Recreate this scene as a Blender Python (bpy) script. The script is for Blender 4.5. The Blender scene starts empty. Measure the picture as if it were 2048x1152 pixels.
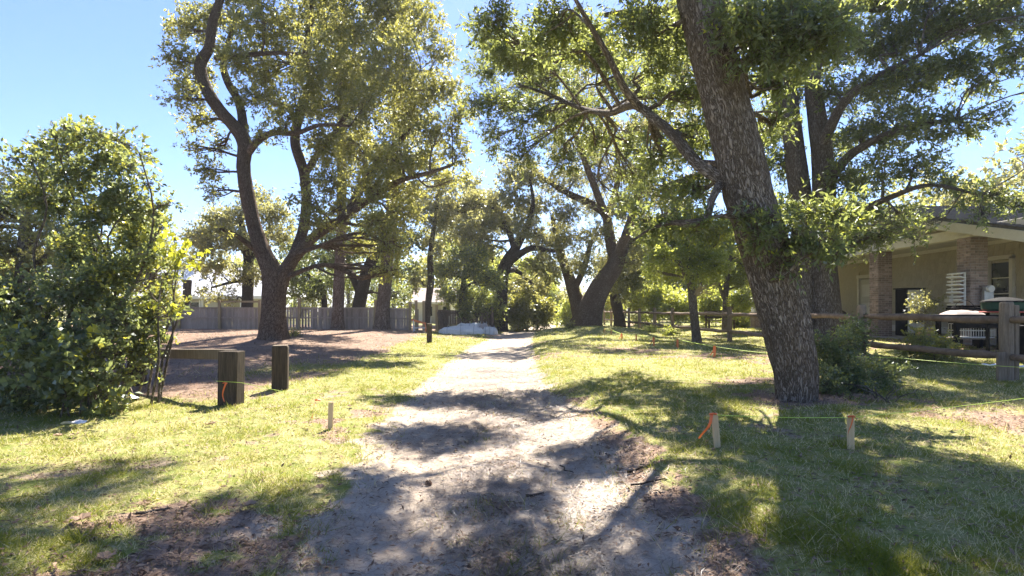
import bpy, math, random
import numpy as np

# ------------------------------------------------------------------ camera, sky, sun, exposure
SC = bpy.context.scene
COL = SC.collection
F = 1138.0            # focal length in photograph pixels (2048 wide)
HZ = 620.0            # horizon row
EYE = 1.3
cam_d = bpy.data.cameras.new('camera')
cam_d.lens = F / 2048 * 36.0
cam_d.sensor_width = 36.0
cam_d.shift_y = (HZ - 576.0) / 2048.0
cam_d.clip_end = 2000
cam_d.clip_start = 0.05
cam = bpy.data.objects.new('camera', cam_d)
cam.location = (0, 0, EYE)
cam.rotation_euler = (math.radians(90), 0, 0)
COL.objects.link(cam)
SC.camera = cam

SUN_EL, SUN_AZ = math.radians(50), math.radians(9)     # azimuth from +Y towards +X
world = bpy.data.worlds.new('World')
SC.world = world
world.use_nodes = True
wn = world.node_tree.nodes
sky = wn.new('ShaderNodeTexSky')
sky.sky_type = 'NISHITA'
sky.sun_disc = False
sky.sun_elevation = SUN_EL
sky.sun_rotation = SUN_AZ
sky.air_density = 1.0
sky.dust_density = 0.25
sky.ozone_density = 2.5
tint = wn.new('ShaderNodeMix'); tint.data_type = 'RGBA'; tint.blend_type = 'MULTIPLY'; tint.inputs[0].default_value = 1.0
tint.inputs[7].default_value = (.69, .745, .97, 1)
world.node_tree.links.new(sky.outputs[0], tint.inputs[6])
world.node_tree.links.new(tint.outputs[2], wn['Background'].inputs[0])
wn['Background'].inputs[1].default_value = 0.066
sun_d = bpy.data.lights.new('sun', 'SUN')
sun_d.energy = 5.0
sun_d.angle = math.radians(0.53)
sun_d.color = (1.0, 0.93, 0.82)
sun = bpy.data.objects.new('sun', sun_d)
sun.rotation_euler = (math.radians(90) - SUN_EL, 0, math.pi - SUN_AZ)
COL.objects.link(sun)
SC.view_settings.view_transform = 'Standard'
SC.view_settings.look = 'None'
SC.view_settings.gamma = 1.0
SC.view_settings.use_curve_mapping = False
SC.view_settings.exposure = 2.0
SC.render.engine = 'CYCLES'
SC.cycles.max_bounces = 10
SC.cycles.diffuse_bounces = 7
SC.cycles.glossy_bounces = 2
SC.cycles.transmission_bounces = 7
SC.cycles.transparent_max_bounces = 4
SC.cycles.use_denoising = True
SC.cycles.denoiser = 'OPENIMAGEDENOISE'
SC.cycles.sample_clamp_indirect = 12.0
SC.cycles.caustics_reflective = False
SC.cycles.caustics_refractive = False

RNG = np.random.default_rng(7)
random.seed(7)

# ------------------------------------------------------------------ numbers
def W(px, py, Y):
    return np.array([(px - 1024.0) / F * Y, Y, EYE - (py - HZ) / F * Y])

def sm(a, b, t):
    t = np.clip((np.asarray(t, float) - a) / (b - a), 0, 1)
    return t * t * (3 - 2 * t)

def _hash(ix, iy, s):
    h = (ix.astype(np.int64) * 374761393 + iy.astype(np.int64) * 668265263 + s * 974711) & 0x7fffffff
    h = ((h ^ (h >> 13)) * 1274126177) & 0x7fffffff
    h = (h ^ (h >> 16)) & 0xffff
    return h / 65535.0

def vnoise(x, y, s=0):
    x = np.asarray(x, float); y = np.asarray(y, float)
    ix = np.floor(x); iy = np.floor(y); fx = x - ix; fy = y - iy
    fx = fx * fx * (3 - 2 * fx); fy = fy * fy * (3 - 2 * fy)
    a = _hash(ix, iy, s); b = _hash(ix + 1, iy, s); c = _hash(ix, iy + 1, s); d = _hash(ix + 1, iy + 1, s)
    return (a * (1 - fx) + b * fx) * (1 - fy) + (c * (1 - fx) + d * fx) * fy

def fbm(x, y, s=0, o=4):
    v = 0; a = 0.5; t = 0
    for k in range(o):
        v = v + a * vnoise(x, y, s + k * 17); t += a
        x = x * 2.03 + 5.1; y = y * 2.03 + 1.7; a *= 0.55
    return v / t

RY = np.array([-12, 0, 3, 4, 5.3, 8.2, 12.3, 18.5, 24, 29.6, 36, 42, 52, 65, 90, 140.])
RX = np.array([.0, -.08, -.08, -.05, -.22, -.42, -.5, -.42, -.2, .25, 1.1, 2.2, 4.6, 8.0, 14, 26.])
RW = np.array([1.1, 1.05, 1.0, 1.02, 1.05, 1.05, 1.02, 1.0, .95, .9, .92, 1.0, 1.1, 1.2, 1.3, 1.4])
def road_c(y):
    y = np.asarray(y, float)
    return (np.interp(y - .8, RY, RX) + np.interp(y, RY, RX) + np.interp(y + .8, RY, RX)) / 3
def road_d(x, y):
    return np.abs(x - road_c(y)) - np.interp(y, RY, RW)

def zt(x, y):
    x = np.asarray(x, float); y = np.asarray(y, float)
    dr = road_d(x, y); right = x > road_c(y)
    z = 0.06 * (fbm(x * .33, y * .33, 3, 3) - .5) + 0.05 * (fbm(x * 1.3, y * 1.3, 9, 3) - .5)
    z = z * sm(-.6, .5, dr) + .02 * (fbm(x * 1.7, y * .8, 21, 3) - .5)
    bank = np.where(right, .15 * sm(-.25, .75, dr + .25 * (vnoise(x * 1.6, y * 1.6, 5) - .5)), .05 * sm(-.1, 1.0, dr))
    z = z + bank
    z = z + .15 * sm(9.5, 20, y) * sm(-2.2, -8, x) + .06 * sm(16, 30, y) * sm(-1.2, -5, x)
    z = z + .20 * np.exp(-((x + 8.8) ** 2 + (y - 21.2) ** 2) / (2 * 1.2 ** 2))
    z = z + .24 * sm(7.0, 11.5, x) * sm(4, 15, y)
    z = z + .30 * np.exp(-((x - 4.3) ** 2 + (y - 30) ** 2) / (2 * 2.0 ** 2))
    for k in (-.55, .55):                                   # wheel tracks
        z = z - .025 * np.exp(-((x - road_c(y) - k) / .22) ** 2)
    return z
def ztf(x, y): return float(zt(np.array([x]), np.array([y]))[0])

def G(px, py):
    """photo pixel -> point on the ground"""
    Y = EYE * F / (py - HZ)
    for _ in range(60):
        z = ztf((px - 1024) / F * Y, Y)
        Y = .6 * Y + .4 * (EYE - z) * F / (py - HZ)
    x = (px - 1024) / F * Y
    return np.array([x, Y, ztf(x, Y)])

def masks(x, y):
    """sand, grass, litter weights of the ground"""
    dr = road_d(x, y)
    n1 = fbm(x * .9, y * .9, 41); n2 = fbm(x * 2.7, y * 2.7, 51); n3 = fbm(x * .35, y * .35, 61); n4 = fbm(x * 6.5, y * 6.5, 71, 3)
    sand = sm(.28, -.22, dr + .55 * (n2 - .5) + .3 * (n4 - .5))
    sand = np.maximum(sand, .8 * sm(1.1, .1, dr) * sm(.52, .64, n2 * .55 + n1 * .45) * sm(12, 4, y) * np.where(x > road_c(y), .35, 1))
    strip = np.exp(-((x - road_c(y) - .12 - .25 * (n1 - .5)) / .34) ** 2) * sm(10.5, 7, y) * sm(.44, .60, n2 * .6 + n4 * .4)
    sand = sand * (1 - .62 * strip)
    # pine straw under the oaks on the left
    edge = -3.7 - .5 * sm(14, 26, y) + 1.5 * (n1 - .5) + .8 * (n2 - .5)
    straw = sm(.5, -.5, x - edge) * sm(7.4, 8.9, y + 1.5 * (n1 - .5) + .16 * (x + 4))
    straw = straw * sm(45, 36, y)
    straw = straw * (1 - .75 * np.exp(-(((x + 4.6) / 1.3) ** 2 + ((y - 12.2) / 1.6) ** 2)))
    # leaf litter on the right
    lit = np.exp(-(((x - 4.0) / 1.5) ** 2 + ((y - 7.6) / 1.2) ** 2)) * .85
    lit = np.maximum(lit, .72 * np.exp(-(((x - 5.3) / 1.2) ** 2 + ((y - 5.7) / 1.6) ** 2)))
    lit = np.maximum(lit, .66 * sm(.45, .1, np.abs(dr - .12)) * (x > road_c(y)) * sm(11, 7, y))
    lit = np.maximum(lit, .6 * sm(1.3, .2, np.abs(dr - .6)) * (x < road_c(y)) * sm(4.6, 3.2, y))
    lit = np.maximum(lit, .55 * sm(.55, .68, n3) * sm(3, 8, y))
    lit = sm(.40, .70, lit + 1.0 * (n2 - .5) + .6 * (n4 - .5))
    litter = np.maximum(np.maximum(straw, lit), .75 * strip)
    grass = (1 - sand) * (1 - litter)
    grass = grass * sm(.34, .54, n2 * .45 + n1 * .35 + n4 * .2 + .08)
    return sand, grass, litter, straw

# ------------------------------------------------------------------ materials
def new_mat(name):
    m = bpy.data.materials.new(name); m.use_nodes = True
    nt = m.node_tree; nt.nodes.clear()
    out = nt.nodes.new('ShaderNodeOutputMaterial')
    return m, nt, out
def nd(nt, t, **kw):
    n = nt.nodes.new(t)
    for k, v in kw.items(): setattr(n, k, v)
    return n
def ramp(nt, src, pts):
    r = nd(nt, 'ShaderNodeValToRGB')
    e = r.color_ramp.elements
    while len(e) < len(pts): e.new(.5)
    for i, (p, c) in enumerate(pts):
        e[i].position = p; e[i].color = (c[0], c[1], c[2], 1) if hasattr(c, '__len__') else (c, c, c, 1)
    nt.links.new(src, r.inputs[0]); return r.outputs[0]
def noise(nt, vec, scale, detail=4, rough=.6, dist=0):
    n = nd(nt, 'ShaderNodeTexNoise'); n.inputs['Scale'].default_value = scale
    n.inputs['Detail'].default_value = detail; n.inputs['Roughness'].default_value = rough
    n.inputs['Distortion'].default_value = dist
    if vec is not None: nt.links.new(vec, n.inputs['Vector'])
    return n.outputs['Fac']
def mapping(nt, vec, sc=(1, 1, 1), loc=(0, 0, 0)):
    m = nd(nt, 'ShaderNodeMapping'); m.inputs['Scale'].default_value = sc; m.inputs['Location'].default_value = loc
    nt.links.new(vec, m.inputs['Vector']); return m.outputs[0]
def mixc(nt, f, a, b, mode='MIX'):
    m = nd(nt, 'ShaderNodeMix', data_type='RGBA', blend_type=mode)
    for i, v in ((0, f), (6, a), (7, b)):
        if hasattr(v, 'links') or hasattr(v, 'is_linked'): nt.links.new(v, m.inputs[i])
        elif isinstance(v, (int, float)): m.inputs[i].default_value = v
        else: m.inputs[i].default_value = (v[0], v[1], v[2], 1)
    return m.outputs[2]
def math_n(nt, op, a, b=None, clamp=False):
    m = nd(nt, 'ShaderNodeMath', operation=op, use_clamp=clamp)
    for i, v in ((0, a), (1, b)):
        if v is None: continue
        if isinstance(v, (int, float)): m.inputs[i].default_value = v
        else: nt.links.new(v, m.inputs[i])
    return m.outputs[0]
def bump(nt, h, strength=.5, dist=.02):
    b = nd(nt, 'ShaderNodeBump'); b.inputs['Strength'].default_value = strength; b.inputs['Distance'].default_value = dist
    nt.links.new(h, b.inputs['Height']); return b.outputs[0]
def principled(nt, out, col, rough=.8, normal=None, spec=.3, metal=0):
    p = nd(nt, 'ShaderNodeBsdfPrincipled')
    if hasattr(col, 'is_linked'): nt.links.new(col, p.inputs['Base Color'])
    else: p.inputs['Base Color'].default_value = (col[0], col[1], col[2], 1)
    p.inputs['Roughness'].default_value = rough; p.inputs['Specular IOR Level'].default_value = spec
    p.inputs['Metallic'].default_value = metal
    if normal is not None: nt.links.new(normal, p.inputs['Normal'])
    nt.links.new(p.outputs[0], out.inputs[0]); return p

def mat_plain(name, c1, c2, scale=6, stretch=(1, 1, 1), rough=.8, b=.3, bd=.01, spec=.3, rnd=.0, metal=0):
    """two tones of the same stuff broken up by noise, a little object-to-object variation"""
    m, nt, out = new_mat(name)
    tc = nd(nt, 'ShaderNodeTexCoord').outputs['Object']
    oi = nd(nt, 'ShaderNodeObjectInfo')
    v = nd(nt, 'ShaderNodeVectorMath', operation='ADD'); nt.links.new(tc, v.inputs[0]); 
    cmb = nd(nt, 'ShaderNodeVectorMath', operation='SCALE'); cmb.inputs[0].default_value = (37, 11, 23); nt.links.new(oi.outputs['Random'], cmb.inputs['Scale'])
    nt.links.new(cmb.outputs[0], v.inputs[1])
    vec = mapping(nt, v.outputs[0], stretch)
    n = noise(nt, vec, scale, 6, .65); n2 = noise(nt, vec, scale * 5, 3, .6)
    f = ramp(nt, math_n(nt, 'ADD', math_n(nt, 'MULTIPLY', n, .7), math_n(nt, 'MULTIPLY', n2, .3)), [(.33, 0), (.68, 1)])
    c = mixc(nt, f, c1, c2)
    if rnd:
        h = nd(nt, 'ShaderNodeHueSaturation'); nt.links.new(c, h.inputs['Color'])
        mr = nd(nt, 'ShaderNodeMapRange'); mr.inputs[3].default_value = 1 - rnd; mr.inputs[4].default_value = 1 + rnd
        nt.links.new(oi.outputs['Random'], mr.inputs[0]); nt.links.new(mr.outputs[0], h.inputs['Value']); c = h.outputs[0]
    principled(nt, out, c, rough, bump(nt, math_n(nt, 'ADD', n, math_n(nt, 'MULTIPLY', n2, .6)), b, bd), spec, metal)
    return m

def mat_bark(name, dark, mid, light, lichen=0.25, vs=1.0, red=None):
    m, nt, out = new_mat(name)
    uv = nd(nt, 'ShaderNodeUVMap'); uv.uv_map = 'UVMap'
    warp = noise(nt, mapping(nt, uv.outputs[0], (3, 3, 1)), 2.0, 3)
    wv = nd(nt, 'ShaderNodeVectorMath', operation='SCALE'); wv.inputs[0].default_value = (.06, .1, 0); nt.links.new(warp, wv.inputs['Scale'])
    av = nd(nt, 'ShaderNodeVectorMath', operation='ADD'); nt.links.new(uv.outputs[0], av.inputs[0]); nt.links.new(wv.outputs[0], av.inputs[1])
    r1 = noise(nt, mapping(nt, av.outputs[0], (46 * vs, 7.5 * vs, 1)), 1.0, 3, .6, .6)
    r2 = noise(nt, mapping(nt, av.outputs[0], (80 * vs, 24 * vs, 1), (7, 3, 0)), 1.0, 4, .65, .8)
    rid = math_n(nt, 'MULTIPLY', math_n(nt, 'ABSOLUTE', math_n(nt, 'SUBTRACT', r1, .5)), 5.0, True)
    fur = ramp(nt, rid, [(.0, 0), (.55, 1)])
    n = r2
    n2 = noise(nt, mapping(nt, uv.outputs[0], (1, .6, 1)), 2.2, 4, .6)
    h = math_n(nt, 'ADD', math_n(nt, 'MULTIPLY', fur, .65), math_n(nt, 'MULTIPLY', n, .5))
    c = ramp(nt, h, [(.22, dark), (.58, mid), (.98, light)])
    c = mixc(nt, ramp(nt, n2, [(.35, 0), (.72, .6)]), c, red or (mid[0] * .62, mid[1] * .55, mid[2] * .46))
    li = noise(nt, mapping(nt, uv.outputs[0], (11, 24, 1)), 1.5, 5, .75)
    lf = ramp(nt, li, [(.62 - .1 * lichen, 0), (.70, min(1, lichen * 2))])
    c = mixc(nt, math_n(nt, 'MULTIPLY', lf, fur), c, (.34, .34, .28))
    principled(nt, out, c, .92, bump(nt, h, 1.0, .05), .15)
    return m

def mat_leaf(name, dark, light, trans, yellow=(.30, .30, .03), ymix=.0, tw=.48, gloss=.05, fres=.12):
    m, nt, out = new_mat(name)
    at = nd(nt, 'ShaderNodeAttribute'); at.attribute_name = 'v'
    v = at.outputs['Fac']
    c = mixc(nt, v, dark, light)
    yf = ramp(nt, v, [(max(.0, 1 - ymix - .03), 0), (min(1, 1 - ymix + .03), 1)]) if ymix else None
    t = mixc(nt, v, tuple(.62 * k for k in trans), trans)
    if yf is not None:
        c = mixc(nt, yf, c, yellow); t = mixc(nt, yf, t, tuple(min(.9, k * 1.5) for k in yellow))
    d = nd(nt, 'ShaderNodeBsdfDiffuse'); nt.links.new(c, d.inputs[0])
    tr = nd(nt, 'ShaderNodeBsdfTranslucent'); nt.links.new(t, tr.inputs[0])
    mx = nd(nt, 'ShaderNodeMixShader'); mx.inputs[0].default_value = tw
    nt.links.new(d.outputs[0], mx.inputs[1]); nt.links.new(tr.outputs[0], mx.inputs[2])
    g = nd(nt, 'ShaderNodeBsdfGlossy'); g.inputs['Roughness'].default_value = .45; g.inputs[0].default_value = (.8, .85, .9, 1)
    fr = nd(nt, 'ShaderNodeLayerWeight'); fr.inputs[0].default_value = .25
    mx2 = nd(nt, 'ShaderNodeMixShader')
    gf = math_n(nt, 'ADD', math_n(nt, 'MULTIPLY', fr.outputs['Fresnel'], fres), gloss * .6, True)
    nt.links.new(gf, mx2.inputs[0]); nt.links.new(mx.outputs[0], mx2.inputs[1]); nt.links.new(g.outputs[0], mx2.inputs[2])
    nt.links.new(mx2.outputs[0], out.inputs[0])
    return m

def mat_ground():
    m, nt, out = new_mat('ground_mix')
    geo = nd(nt, 'ShaderNodeNewGeometry').outputs['Position']
    at = nd(nt, 'ShaderNodeAttribute'); at.attribute_name = 'mask'
    sep = nd(nt, 'ShaderNodeSeparateColor'); nt.links.new(at.outputs['Color'], sep.inputs[0])
    nA = noise(nt, geo, 1.1, 5, .6); nB = noise(nt, geo, 6, 5, .65); nC = noise(nt, geo, 38, 4, .7); nD = noise(nt, geo, 130, 3, .7)
    nS = noise(nt, mapping(nt, geo, (60, 14, 30)), 1, 5, .7, 1.2)
    nS2 = noise(nt, mapping(nt, geo, (14, 55, 30)), 1, 5, .7, 1.5)
    # sand
    sand = ramp(nt, nB, [(.3, (.33, .27, .205)), (.7, (.49, .415, .33))])
    sand = mixc(nt, ramp(nt, nA, [(.42, 0), (.7, .6)]), sand, (.32, .26, .20))
    sand = mixc(nt, ramp(nt, nC, [(.54, 0), (.68, .75)]), sand, (.19, .145, .11))
    sand = mixc(nt, ramp(nt, nD, [(.60, 0), (.70, .5)]), sand, (.12, .09, .07))
    # thatch below the grass
    gr = ramp(nt, nC, [(.3, (.17, .145, .06)), (.5, (.32, .275, .12)), (.68, (.48, .41, .24))])
    gr = mixc(nt, ramp(nt, nB, [(.38, .8), (.62, .1)]), gr, (.13, .175, .028))
    bare = ramp(nt, nC, [(.3, (.19, .14, .09)), (.7, (.40, .32, .23))])
    # pine straw and dead leaves
    st = ramp(nt, math_n(nt, 'ADD', math_n(nt, 'MULTIPLY', nS, .5), math_n(nt, 'MULTIPLY', nS2, .5)), [(.32, (.085, .056, .04)), (.5, (.235, .155, .11)), (.68, (.44, .33, .245))])
    st = mixc(nt, ramp(nt, nA, [(.4, 0), (.72, .55)]), st, (.36, .27, .20))
    def brk(s, a, b):
        x = math_n(nt, 'ADD', s, math_n(nt, 'MULTIPLY', math_n(nt, 'SUBTRACT', math_n(nt, 'ADD', math_n(nt, 'MULTIPLY', nC, .6), math_n(nt, 'MULTIPLY', nB, .4)), .5), .9))
        return ramp(nt, x, [(a, 0), (b, 1)])
    c = mixc(nt, brk(sep.outputs[1], .25, .6), bare, gr)
    c = mixc(nt, brk(sep.outputs[2], .32, .62), c, st)
    c = mixc(nt, brk(sep.outputs[0], .36, .6), c, sand)
    vf = nd(nt, 'ShaderNodeTexVoronoi', feature='SMOOTH_F1'); vf.inputs['Scale'].default_value = 5.5; vf.inputs['Smoothness'].default_value = .6
    nt.links.new(mapping(nt, geo, (1.4, .9, .1)), vf.inputs['Vector'])
    wv = nd(nt, 'ShaderNodeTexWave', bands_direction='Y'); wv.inputs['Scale'].default_value = 6.5; wv.inputs['Distortion'].default_value = 5; wv.inputs['Detail'].default_value = 2
    nt.links.new(geo, wv.inputs['Vector'])
    nB = math_n(nt, 'ADD', math_n(nt, 'MULTIPLY', nB, .7), math_n(nt, 'ADD', math_n(nt, 'MULTIPLY', vf.outputs['Distance'], .45), math_n(nt, 'MULTIPLY', wv.outputs['Fac'], .05)))
    h = math_n(nt, 'ADD', math_n(nt, 'MULTIPLY', nB, .5), math_n(nt, 'ADD', math_n(nt, 'MULTIPLY', nC, .4), math_n(nt, 'MULTIPLY', nD, .12)))
    principled(nt, out, c, .95, bump(nt, h, .8, .05), .1)
    return m

M = {}
M['ground'] = mat_ground()
M['bark_near'] = mat_bark('bark_weathered', (.075, .056, .042), (.27, .215, .16), (.43, .365, .295), .5)
M['bark_oak'] = mat_bark('bark_oak', (.06, .043, .033), (.19, .135, .098), (.32, .245, .19), .15)
M['bark_grey'] = mat_bark('bark_grey', (.07, .058, .046), (.22, .185, .15), (.36, .32, .27), .3)
M['bark_dark'] = mat_bark('bark_dark', (.03, .024, .02), (.09, .07, .055), (.16, .13, .105), .12)
M['bark_pine'] = mat_bark('bark_pine', (.05, .035, .028), (.20, .145, .115), (.34, .27, .23), .08, .6)
M['leaf_oak'] = mat_leaf('leaf_oak', (.09, .115, .03), (.19, .195, .055), (.62, .60, .14), (.46, .41, .05), .07, .52)
M['leaf_near'] = mat_leaf('leaf_near', (.065, .095, .034), (.14, .16, .058), (.48, .54, .14), (.5, .5, .06), .06, .52)
M['leaf_olive'] = mat_leaf('leaf_olive', (.10, .115, .042), (.20, .205, .075), (.60, .57, .18), (.48, .42, .1), .07, .52)
M['leaf_dark'] = mat_leaf('leaf_dark', (.055, .085, .028), (.11, .135, .045), (.36, .42, .10), tw=.46)
M['leaf_bright'] = mat_leaf('leaf_bright', (.12, .175, .034), (.23, .27, .055), (.72, .76, .14), (.6, .58, .08), .10, .56)
M['leaf_yellow'] = mat_leaf('leaf_yellow', (.30, .34, .03), (.44, .44, .04), (.75, .75, .06), tw=.55)
M['leaf_shrub'] = mat_leaf('leaf_shrub', (.06, .092, .038), (.145, .17, .07), (.44, .50, .15), (.40, .38, .05), .03, .48, .06)
M['leaf_dead'] = mat_leaf('leaf_dead', (.16, .10, .065), (.40, .29, .20), (.25, .15, .08), tw=.15, gloss=.0)
M['needle'] = mat_leaf('needle_dead', (.07, .04, .028), (.24, .13, .075), (.15, .08, .04), tw=.1, gloss=.0)
M['grass'] = mat_leaf('grass_blade', (.075, .12, .016), (.29, .28, .06), (.50, .50, .08), (.64, .53, .31), .42, .48, .0, .02)

M['old_timber'] = mat_plain('old_timber', (.022, .017, .013), (.15, .112, .076), 4, (13, 13, .7), .9, 1.0, .03)
M['grey_timber'] = mat_plain('grey_timber', (.13, .10, .07), (.32, .25, .18), 5, (9, 9, .7), .9, .6, .01, rnd=.2)
M['log'] = mat_plain('log_rail', (.11, .075, .05), (.30, .215, .15), 4, (1, 1, 1), .9, .7, .012, rnd=.2)
M['picket'] = mat_plain('picket_grey', (.24, .20, .175), (.42, .36, .32), 4, (10, 10, .8), .9, .4, .006, rnd=.22)
M['picket_dark'] = mat_plain('picket_dark', (.07, .05, .042), (.16, .12, .10), 4, (10, 10, .8), .9, .4, .006, rnd=.25)
M['new_wood'] = mat_plain('new_wood', (.50, .36, .19), (.68, .52, .31), 5, (10, 10, .8), .75, .2, .003, rnd=.12)
M['post_tan'] = mat_plain('post_tan', (.26, .20, .12), (.44, .35, .22), 4, (8, 8, .7), .85, .3, .006, rnd=.15)
M['orange'] = mat_leaf('orange_tape', (.80, .16, .04), (.85, .20, .06), (.9, .25, .06), tw=.35, gloss=.08)
M['string'] = mat_plain('string_line', (.50, .66, .10), (.62, .78, .16), 20, rough=.6, b=.1)
M['white'] = mat_plain('white_paint', (.62, .61, .58), (.74, .73, .70), 3, rough=.6, b=.08)
M['trim'] = mat_plain('trim_cream', (.52, .49, .42), (.63, .60, .53), 2, rough=.65, b=.1)
M['shingle'] = mat_plain('wall_shingle', (.36, .32, .235), (.47, .425, .32), 5, (6, 6, 1), .85, .3, .004, rnd=.06)
M['brick'] = mat_plain('brick_red', (.19, .14, .12), (.38, .295, .255), 9, rough=.9, b=.4, bd=.004, rnd=.35)
M['mortar'] = mat_plain('mortar', (.34, .31, .28), (.45, .42, .38), 20, rough=.95, b=.3, bd=.004)
M['roof_grey'] = mat_plain('roof_shingle', (.10, .095, .09), (.19, .18, .17), 12, rough=.95, b=.4, bd=.006, rnd=.1)
M['roof_white'] = mat_plain('roof_metal_white', (.70, .71, .72), (.80, .80, .80), 2, rough=.4, b=.05)
M['roof_pink'] = mat_plain('roof_pinkish', (.40, .33, .30), (.55, .47, .43), 6, rough=.9, b=.3)
M['glass'] = mat_plain('window_glass', (.015, .018, .02), (.03, .034, .036), 1, rough=.08, b=.0, spec=.6)
M['black'] = mat_plain('black_plastic', (.006, .006, .007), (.016, .016, .017), 5, rough=.8, b=.1, spec=.12)
M['green_plastic'] = mat_plain('green_plastic', (.008, .045, .028), (.014, .065, .04), 4, rough=.6, b=.1)
M['red_paint'] = mat_plain('red_paint', (.30, .05, .04), (.42, .09, .07), 6, rough=.6, b=.1)
M['metal'] = mat_plain('grey_metal', (.30, .31, .32), (.45, .45, .46), 8, rough=.4, b=.1, metal=.7)
M['tarp'] = mat_plain('white_tarp', (.58, .58, .55), (.78, .77, .73), 4, rough=.55, b=.5, bd=.03)
M['cone'] = mat_plain('cone_brown', (.06, .04, .03), (.16, .11, .08), 30, rough=.9, b=.5)
M['beige'] = mat_plain('beige_wall', (.42, .39, .31), (.52, .49, .40), 2, rough=.8, b=.1)
M['orange_paint'] = mat_plain('orange_paint', (.70, .20, .07), (.82, .30, .12), 6, rough=.6, b=.1)
M['concrete'] = mat_plain('porch_concrete', (.26, .25, .23), (.36, .34, .32), 5, rough=.9, b=.2)

# ------------------------------------------------------------------ object helpers
def tag(o, label=None, cat=None, group=None, kind=None):
    if label: o['label'] = label
    if cat: o['category'] = cat
    if group: o['group'] = group
    if kind: o['kind'] = kind
    return o
def thing(name, label, cat, loc=(0, 0, 0), group=None, rz=0):
    o = bpy.data.objects.new(name, None); COL.objects.link(o)
    o.location = [float(k) for k in loc]; o.rotation_euler = (0, 0, rz); o.empty_display_size = .2
    return tag(o, label, cat, group)
def link(name, me, mat, parent=None, loc=None, rot=None):
    o = bpy.data.objects.new(name, me); COL.objects.link(o)
    if mat is not None and not me.materials: me.materials.append(M[mat] if isinstance(mat, str) else mat)
    if parent is not None: o.parent = parent
    if loc is not None: o.location = [float(k) for k in loc]
    if rot is not None: o.rotation_euler = rot
    return o
def copy_tree(o, parent=None):
    c = o.copy(); COL.objects.link(c); c.parent = parent
    for ch in list(o.children): copy_tree(ch, c)
    return c

def quads_mesh(name, V, Q, uv=None, face_v=None, smooth=False):
    """mesh from numpy arrays: V (n,3), Q (m,4) or (m,3)"""
    V = np.asarray(V, np.float32); Q = np.asarray(Q, np.int32)
    k = Q.shape[1]; m = len(Q)
    me = bpy.data.meshes.new(name)
    me.vertices.add(len(V)); me.vertices.foreach_set('co', V.ravel())
    me.loops.add(m * k); me.loops.foreach_set('vertex_index', Q.ravel())
    me.polygons.add(m); me.polygons.foreach_set('loop_start', np.arange(0, m * k, k, dtype=np.int32))
    if smooth: me.polygons.foreach_set('use_smooth', np.ones(m, bool))
    if uv is not None:
        l = me.uv_layers.new(name='UVMap'); l.data.foreach_set('uv', np.asarray(uv, np.float32).ravel())
    if face_v is not None:
        a = me.attributes.new('v', 'FLOAT', 'FACE'); a.data.foreach_set('value', np.asarray(face_v, np.float32))
    me.update(calc_edges=True)
    return me

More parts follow.
